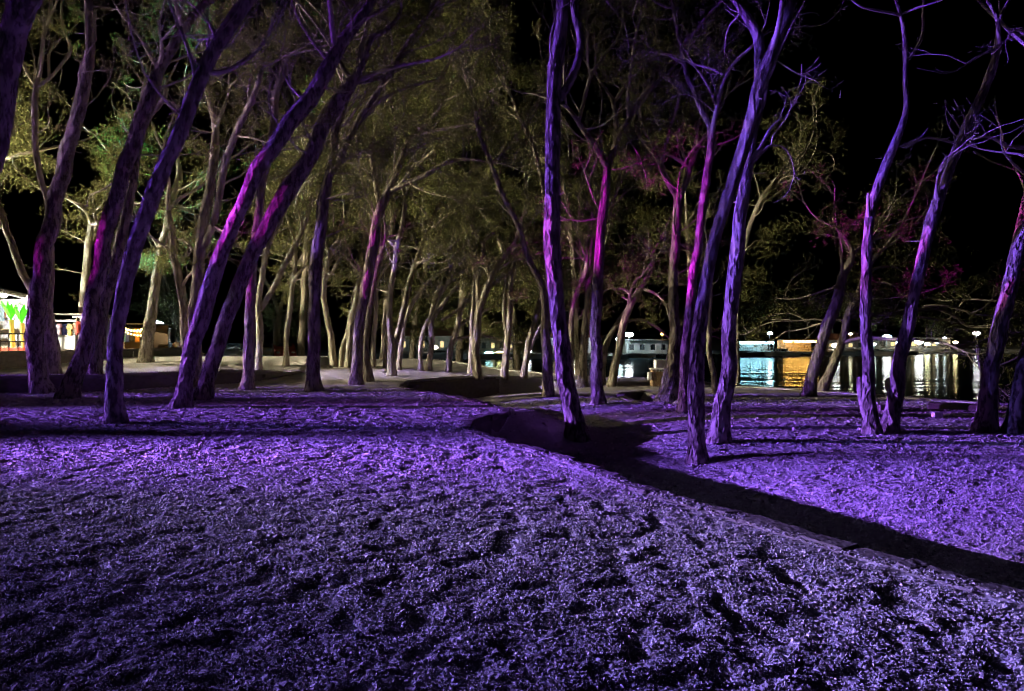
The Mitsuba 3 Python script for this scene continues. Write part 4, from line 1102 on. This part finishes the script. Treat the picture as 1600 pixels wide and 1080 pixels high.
# parked cars on the road behind
def car(label, px, py, D, heading, body_m, scale=1.0):
    key = thing('parked_car', label, 'car', None)
    q = P3(px, py, D)
    z = zup(q)
    prof = [(-2.05, .35), (-2.1, .62), (-1.95, .82), (-1.35, .90), (-0.75, 1.38), (0.65, 1.42), (1.45, .95), (2.0, .86), (2.1, .55), (2.05, .32)]
    cab = [(-1.22, .93), (-0.70, 1.34), (0.60, 1.375), (1.28, .96)]
    def ex(poly, w, y0):
        m = trimesh.creation.extrude_polygon(shapely.Polygon(poly), w, engine='earcut')
        m.apply_transform(trimesh.transformations.rotation_matrix(math.pi / 2, [1, 0, 0]))
        m.apply_translation((0, y0, 0))
        return m
    parts = [('body', ex(prof, 1.7, .85), body_m), ('window', ex(cab, 1.724, .862), 'car_glass')]
    for wx in (-1.3, 1.3):
        for wy in (-.8, .8):
            w = trimesh.creation.cylinder(radius=.32, height=.2, sections=20)
            w.apply_transform(trimesh.transformations.rotation_matrix(math.pi / 2, [1, 0, 0]))
            w.apply_translation((wx, wy, .32))
            parts.append(('wheel', w, 'rubber'))
    ws = trimesh.convex.convex_hull(np.array([[1.30, y, .985] for y in (-.7, .7)] + [[.69, y, 1.405] for y in (-.6, .6)] + [[1.33, y, 1.0] for y in (-.7, .7)] + [[.72, y, 1.42] for y in (-.6, .6)]))
    parts.append(('windscreen', ws, 'car_glass'))
    for wy in (-.6, .6):
        parts.append(('headlight', ball((2.08, wy, .66), (.06, .17, .09), 1), 'white_paint'))
    for nm, m, mm in parts:
        m = m.copy()
        m.apply_scale(scale)
        m.apply_transform(trimesh.transformations.rotation_matrix(heading, [0, 0, 1]))
        m.apply_translation((q[0], q[1], z))
        obj(nm, m, mm, key)


car('white parked car glimpsed between the leaning trunks', 360, 548, 62, -1.1, 'car_white')
car('pale parked car partly behind the slim forked pine', 416, 556, 58, -1.2, 'car_white', 0.9)
car('red parked car farthest right of the three beyond the crest', 442, 556, 57, -1.15, 'car_red', 0.95)
lp = thing('street_lamp', 'pale street lamp behind the parked cars', 'lamp')
q = P3(352, 500, 66)
obj('post', rod((q[0], q[1], zup(q)), (q[0], q[1], q[2]), 0.05), 'grey_metal', lp)
obj('head', ball(q, (0.15, 0.12, 0.08), 2), 'white_paint', lp, **emit((0.9, 0.97, 1.0), 25, 0.3))

# ------------------------------------------------------------------ things by the water at right
q = on_plane(1030, 604, -0.27)
bn = thing('litter_bin', 'wooden slatted litter bin with pale lid behind the thick footed pine', 'bin')
D = q[1]
z0 = zup(q)
w = 22 * D / FPX
for k_ in range(5):
    obj('slat', soft_box(q[0] - w / 2 + w * (k_ + .5) / 5, q[1], z0 + .36, w / 5 - .012, .05, .66, 0, .008), 'wood', bn)
for sx in (-1, 1):
    for k_ in range(4):
        obj('slat', soft_box(q[0] + sx * (w / 2 - .02), q[1] + .08 + .12 * k_, z0 + .36, .04, .105, .66, 0, .008), 'wood', bn)
obj('lid', soft_box(q[0], q[1] + .22, z0 + .75, w + .1, .6, .06, 0, .015), 'white_paint', bn)
obj('ash_tray', soft_box(q[0] - w / 2 - .10, q[1] + .1, z0 + .45, .14, .3, .34, 0, .02), 'cloth_white', bn)
for k_ in range(3):
    obj('hole', soft_box(q[0] - .12 + .12 * k_, q[1] - .024, z0 + .67, .06, .012, .05, 0, .004), 'white_paint', bn)
single('cardboard_box', soft_box(q[0] + .08, q[1] + .2, z0 + .96, .46, .34, .34, 0.1, .015), 'cloth_white', 'white box left on the lid of the litter bin', 'box')
q = on_plane(1388, 619, -0.27)
bd = thing('rescue_board', 'white oval board on a post at the water edge between the twin pines', 'board')
s_ = q[1] / FPX
pl = trimesh.creation.cylinder(radius=1, height=.05, sections=24)
pl.apply_transform(trimesh.transformations.rotation_matrix(math.pi / 2, [1, 0, 0]))
pl.vertices = pl.vertices * [5.5 * s_, 1, 11 * s_] + [q[0], q[1], zup(q) + 18 * s_]
obj('plate', pl, 'white_paint', bd)
obj('post', rod((q[0], q[1] + .05, zup(q)), (q[0], q[1] + .05, zup(q) + 14 * s_), .03, 6), 'grey_metal', bd)
q = on_plane(1464, 650, -0.25)
single('utility_box', soft_box(q[0], q[1], zup(q) + .07, 14 * q[1] / FPX, .14, 8.5 * q[1] / FPX, 0.1, .012), 'white_paint', 'small white box on the gravel between the twin pines and the thick furrowed trunk', 'box')
q = on_plane(1376, 640, -0.25)
single('stone_block', soft_box(q[0], q[1], zup(q) + .08, 15 * q[1] / FPX, .3, .2, 0.2, .02), 'concrete', 'pale stone block on the gravel behind the twin pines', 'block')
q = on_plane(1480, 638, -0.25)
single('stone_step', soft_box(q[0] + .3, q[1] + .2, zup(q) + .06, 70 * q[1] / FPX, .45, .2, -0.5, .03), 'stone', 'low stone step along the quay right of the twin pines', 'step')

# ------------------------------------------------------------------ far shore
WZ, FZ = -1.1, -0.35
FAR = np.array([(-330, 250), (-120, 150), (-55, 122), (-24, 112), (6, 112), (24, 120), (30, 150), (46, 155), (52, 138), (75, 138), (90, 165), (120, 175), (160, 160), (330, 200)], float)
fc = curve(FAR, 1.0)
fb = fc + np.array([0, 260.0])
fv = np.vstack([np.column_stack([fc, np.full(len(fc), -2.5)]), np.column_stack([fc, np.full(len(fc), FZ)]), np.column_stack([fc + [0, 6.0], np.full(len(fc), FZ + .1)]), np.column_stack([fb, np.full(len(fc), FZ + 6)])])
n = len(fc)
ff = []
for k_ in range(3):
    i = np.arange(n - 1)
    ff += [np.stack([k_ * n + i, k_ * n + i + 1, (k_ + 1) * n + i + 1], 1), np.stack([k_ * n + i, (k_ + 1) * n + i + 1, (k_ + 1) * n + i], 1)]
structure('far_shore', (fv, np.vstack(ff)), 'concrete')


def far_at(px, D, z=FZ):
    p = at(px, 540, D)
    p[2] = z
    return p


def house(name, label, px, D, wpx, z_top, depth_m, wall_m, roof_m, wins=4, cat_='building', roof='flat', lit=None):
    q = far_at(px, D)
    w = wpx * D / FPX
    h = z_top - FZ
    key = thing(name, label, cat_)
    wl = trimesh.boolean.difference([box(q[0], q[1] + depth_m / 2, FZ + h / 2, w, depth_m, h)] + [box(q[0] - w / 2 + w * (i + .5) / wins, q[1] + .1, FZ + h * .5, w / wins * .45, .5, h * .42) for i in range(wins)], engine='manifold')
    obj('wall', wl, wall_m, key)
    for i in range(wins):
        x = q[0] - w / 2 + w * (i + .5) / wins
        fr = obj('window', box(x, q[1] + .28, FZ + h * .5, w / wins * .45, .06, h * .42), 'dark_metal', key)
        more = emit(lit, 1.0, 0.05) if lit is not None and i % 2 == 0 else {}
        obj('pane', box(x, q[1] + .24, FZ + h * .5, w / wins * .38, .02, h * .36), 'cloth_yellow' if more else 'car_glass', fr, **more)
    if roof == 'flat':
        obj('roof', soft_box(q[0], q[1] + depth_m / 2 - .2, z_top + .12, w + .6, depth_m + .8, .24, 0, .04), roof_m, key)
    else:
        pr = trimesh.convex.convex_hull(np.array([[q[0] + sx * (w / 2 + .4), q[1] + yy, z_top + .02] for sx in (-1, 1) for yy in (-.5, depth_m + .5)] + [[q[0] + sx * (w / 2 - .6), q[1] + depth_m / 2, z_top + 1.5] for sx in (-1, 1)]))
        obj('roof', pr, roof_m, key)
    return key


def canopy(label, px, D, wpx, z_top, m, power, rgb_, legs=4, w_=0.5, depth_m=4.0):
    """An open bar or terrace: posts, roof, tables, and a row of lamps under the roof."""
    q = far_at(px, D)
    w = wpx * D / FPX
    key = thing('terrace_bar', label, 'bar')
    obj('roof', soft_box(q[0], q[1] + depth_m / 2, z_top, w, depth_m, .18, 0, .04), m, key)
    obj('back_wall', box(q[0], q[1] + depth_m - .1, (FZ + z_top) / 2, w - .2, .12, z_top - FZ - .2), 'pale_wall', key)
    for i in range(legs):
        x = q[0] - w / 2 + .15 + (w - .3) * i / (legs - 1)
        obj('post', rod((x, q[1] + .15, FZ), (x, q[1] + .15, z_top), .07), 'white_paint', key)
    for i in range(legs * 2):
        x = q[0] - w / 2 + .5 + (w - 1.0) * i / (legs * 2 - 1)
        obj('table', cat([soft_box(x, q[1] + 1.1, FZ + .74, .7, .7, .05, 0, .01), rod((x, q[1] + 1.1, FZ), (x, q[1] + 1.1, FZ + .72), .04)]), 'wood', key)
    stuff_part(obj('bulb', cat([ball((q[0] - w / 2 + .3 + (w - .6) * i / (legs * 3 - 1), q[1] + .35, z_top - .28), (.34, .24, .36), 1) for i in range(legs * 3)]), 'white_paint', key, **emit(rgb_, power * 0.33, w_ * 0.6)))
    return key


def far_lamp(label, px, py, D, rgb_, power, r=0.22, w_=0.2):
    q = at(px, py, D)
    key = thing('street_lamp', label, 'lamp')
    obj('post', rod((q[0], q[1] + .2, FZ), (q[0], q[1] + .2, q[2] + .1), .06), 'grey_metal', key)
    obj('arm', rod((q[0], q[1] + .2, q[2] + .1), (q[0], q[1] - .1, q[2] + .12), .04, 6), 'grey_metal', key)
    r *= 0.75 + 1.1 * ((px * 37 + py * 11) % 17) / 16
    obj('head', ball(q, (r * 1.7, r * 1.4, r * 1.0), 1), 'white_paint', key, **emit(rgb_, min(26.0, 14 + power * 0.1), w_ * 0.4))


COOL, CYAN, WARM, ORG = (.66, .95, 1.0), (.35, .85, 1.0), (1.0, .78, .42), (1.0, .50, .10)
house('boathouse', 'low white boathouse across the water behind the litter bin', 1012, 114, 66, 1.75, 5, 'white_paint', 'roof_dark', 4)
house('waterfront_house', 'pale house across the water left of the white boathouse', 900, 118, 80, 2.3, 6, 'white_paint', 'roof_red', 5, roof='gable', lit=WARM)
house('waterfront_house', 'cream house with lit windows glimpsed between the thin stems left of centre', 668, 124, 90, 2.6, 7, 'pale_wall', 'roof_red', 6, roof='gable', lit=(1.0, .75, .4))
house('waterfront_house', 'pale building behind the central bare tree across the water', 770, 124, 70, 2.2, 6, 'pale_wall', 'roof_dark', 5, lit=(1.0, .85, .4))
far_lamp('glaring cool white lamp left of the white boathouse', 983, 523, 113, COOL, 600, .24, .6)
lamp_point('boathouse_glow', at(983, 524, 112.2), COOL, 420, 0.5)
far_lamp('white lamp at the left end of the boathouse roof', 968, 530, 113, COOL, 50, .22)
far_lamp('warm orange lamp over the right end of the boathouse', 1035, 522, 113, ORG, 60, .16)
far_lamp('white lamp across the water behind the big violet pine', 895, 540, 116, (1, .97, .85), 70, .3)
far_lamp('cyan tinted lamp across the water behind the central bare tree', 764, 553, 116, CYAN, 55, .3)
far_lamp('yellow lamp across the water right of the cyan one', 781, 553, 117, (1.0, .8, .25), 55, .3)
far_lamp('yellowish lamp among the thin stems left of centre', 680, 543, 118, (1.0, .85, .5), 60, .26)
far_lamp('reddish lamp across the water left of the thin stems', 636, 556, 118, (1.0, .3, .2), 22, .24)
far_lamp('white lamp across the water seen left of the big violet pine', 826, 548, 118, (.95, 1, .95), 45, .26)
canopy('white lit terrace bar right of the front violet pines', 1182, 142, 58, 1.7, 'white_paint', 42, (.32, .78, 1.0), 4, .6)
canopy('golden lit terrace bar across the water right of the white one', 1253, 142, 56, 2.0, 'wood', 46, ORG, 5, .8)
house('waterfront_house', 'pale house across the water between the two waterside pines', 1322, 160, 60, 2.0, 6, 'white_paint', 'roof_red', 4, roof='gable', lit=WARM)
house('waterfront_house', 'long pale house across the water behind the twin pines', 1420, 172, 130, 2.4, 6, 'pale_wall', 'roof_dark', 8, lit=WARM)
for (px, py, D, c_, pw, rr, lab) in ((1203, 521, 144, COOL, 90, .28, 'cool lamp above the right end of the white terrace bar'), (1306, 540, 150, (1, .95, .8), 60, .28, 'white lamp right of the golden terrace bar'),
                                     (1329, 522, 158, (1, .9, .6), 45, .25, 'pale yellow lamp above the house between the waterside pines'), (1386, 527, 160, (.62, .95, 1.0), 230, .42, 'brightest cyan white lamp across the water between the twin pines'),
                                     (1366, 538, 160, COOL, 60, .28, 'cool lamp just left of the brightest cyan lamp'), (1404, 536, 160, COOL, 40, .26, 'cool lamp just right of the brightest cyan lamp'), (1436, 534, 166, (1, .9, .65), 90, .34, 'warm white lamp right of the twin pines'),
                                     (1449, 538, 166, WARM, 45, .24, 'small warm lamp right of the warm white lamp'), (1464, 536, 168, COOL, 60, .28, 'cool lamp halfway between the twin pines and the right trunk'),
                                     (1476, 528, 168, (.6, .8, 1.0), 40, .26, 'bluish lamp above its neighbours across the water'), (1493, 535, 170, WARM, 30, .24, 'last small warm lamp before the dark at right'), (1526, 521, 176, (1, .97, .95), 110, .42, 'lone white lamp high on the far shore at right')):
    far_lamp(lab, px, py, D, c_, pw, rr, .25)


def boat(label, px, D, L, m='white_paint', cabin=True):
    q = at(px, 540, D)
    key = thing('boat', label, 'boat')
    u_ = np.linspace(-1, 1, 13)
    hw = .9 * np.clip(1 - np.abs(u_) ** 3, 0.02, 1) * (1 - .15 * u_)
    v = []
    for k_ in range(13):
        x = u_[k_] * L / 2
        sh = .75 + .25 * u_[k_] ** 2
        v += [[x, -hw[k_], sh], [x, -hw[k_] * .6, 0.0], [x, hw[k_] * .6, 0.0], [x, hw[k_], sh]]
    f = []
    for k_ in range(12):
        for j in range(4):
            a_, b_ = 4 * k_ + j, 4 * k_ + (j + 1) % 4
            f += [[a_, b_, b_ + 4], [a_, b_ + 4, a_ + 4]]
    f += [[0, 1, 2], [0, 2, 3], [48, 50, 49], [48, 51, 50]]
    v = np.array(v) + [q[0], q[1], WZ - .15]
    hl = trimesh.Trimesh(v, f, process=False)
    hl.fix_normals()
    obj('hull', hl, m, key)
    if cabin:
        obj('cabin', soft_box(q[0] - L * .05, q[1], WZ + 1.05, L * .35, 1.1, .8, 0, .1), 'white_paint', key)
        obj('window', box(q[0] - L * .05, q[1] - .552, WZ + 1.15, L * .28, .02, .3), 'car_glass', key)
    obj('mast', rod((q[0] - L * .05, q[1], WZ + 1.4), (q[0] - L * .05, q[1], WZ + 2.8), .03, 6), 'grey_metal', key)


boat('white moored boat in front of the pale house across the water', 885, 106, 7)
boat('small white boat moored left of the boathouse', 955, 105, 5, cabin=False)
boat('low boat moored below the thin stems left of centre', 690, 110, 8)
boat('dark boat moored before the white terrace bar', 1168, 130, 6, 'roof_dark', False)
boat('moored boat between the white and golden terrace bars', 1222, 131, 7)
boat('white boat moored right of the twin pines', 1412, 150, 6)
for i, (px, D, hpx, lab) in enumerate(((1163, 150, 490, 'small far pine above the left end of the white terrace bar'), (1185, 156, 478, 'taller far pine behind the white terrace bar'), (1232, 158, 486, 'far pine left of the golden terrace bar'), (1262, 162, 474, 'far pine with a pale forked trunk behind the golden terrace bar'),
                                       (1300, 170, 480, 'far pine between the two waterside pines'), (1352, 176, 492, 'far pine left of the twin pines'), (1410, 180, 498, 'far pine behind the brightest cyan lamp'), (1460, 182, 505, 'far pine behind the cool lamps right of the twin pines'))):
    r_ = np.random.default_rng(50 + i)
    k0 = 22 * 150 / D
    cl = ' '.join(f'{px + r_.uniform(-16, 16):.0f},{hpx + r_.uniform(-6, 20):.0f},{r_.uniform(8, 14):.0f}' for _ in range(6))
    tree(lab, [f'{px},545,3 {px + 1},520,3 {px + r_.uniform(-4, 4):.0f},495,2.4 {px + r_.uniform(-6, 6):.0f},{hpx},1.6', f'{px + 1},508,1.8 {px + 8},496,1.4 {px + 12},486,1'], depth=D, levels=2, kids=2, clumps=cl, cdens=7, twigs=1)

# ------------------------------------------------------------------ narrow party beams that catch single trunks
for (tx, o, c, pw, cut) in (((-13.0, 20.9, 4.3), (-26, 14, 4), MAG, 2600, 5.5), ((-6.5, 18.0, 5.0), (-26, 13, 4), MAG, 13000, 4.6), (at(936, 392, 21.3), (-24, 20, 4.5), MAG, 26000, 1.45), (at(1084, 430, 19.0), (-28, 13, 4), MAG, 26000, 1.5),
                            (at(1588, 380, 14.8), (-25, 18, 4), (0.9, 0.05, 0.75), 6000, 2.6), (at(496, 375, 22.1), (-22, 13, 4), VIO, 2000, 2.0), (at(621, 398, 29.0), (-19, 10, 2.5), VIO, 4200, 1.8)):
    lamp_spot('party_beam', o, tx, c, pw, cut, cut * 0.45, 2.2)
lamp_spot('green_spot', at(212, 540, 33), at(243, 408, 31.3), (0.02, 1.0, 0.30), 14000, 20, 10, 1.0)
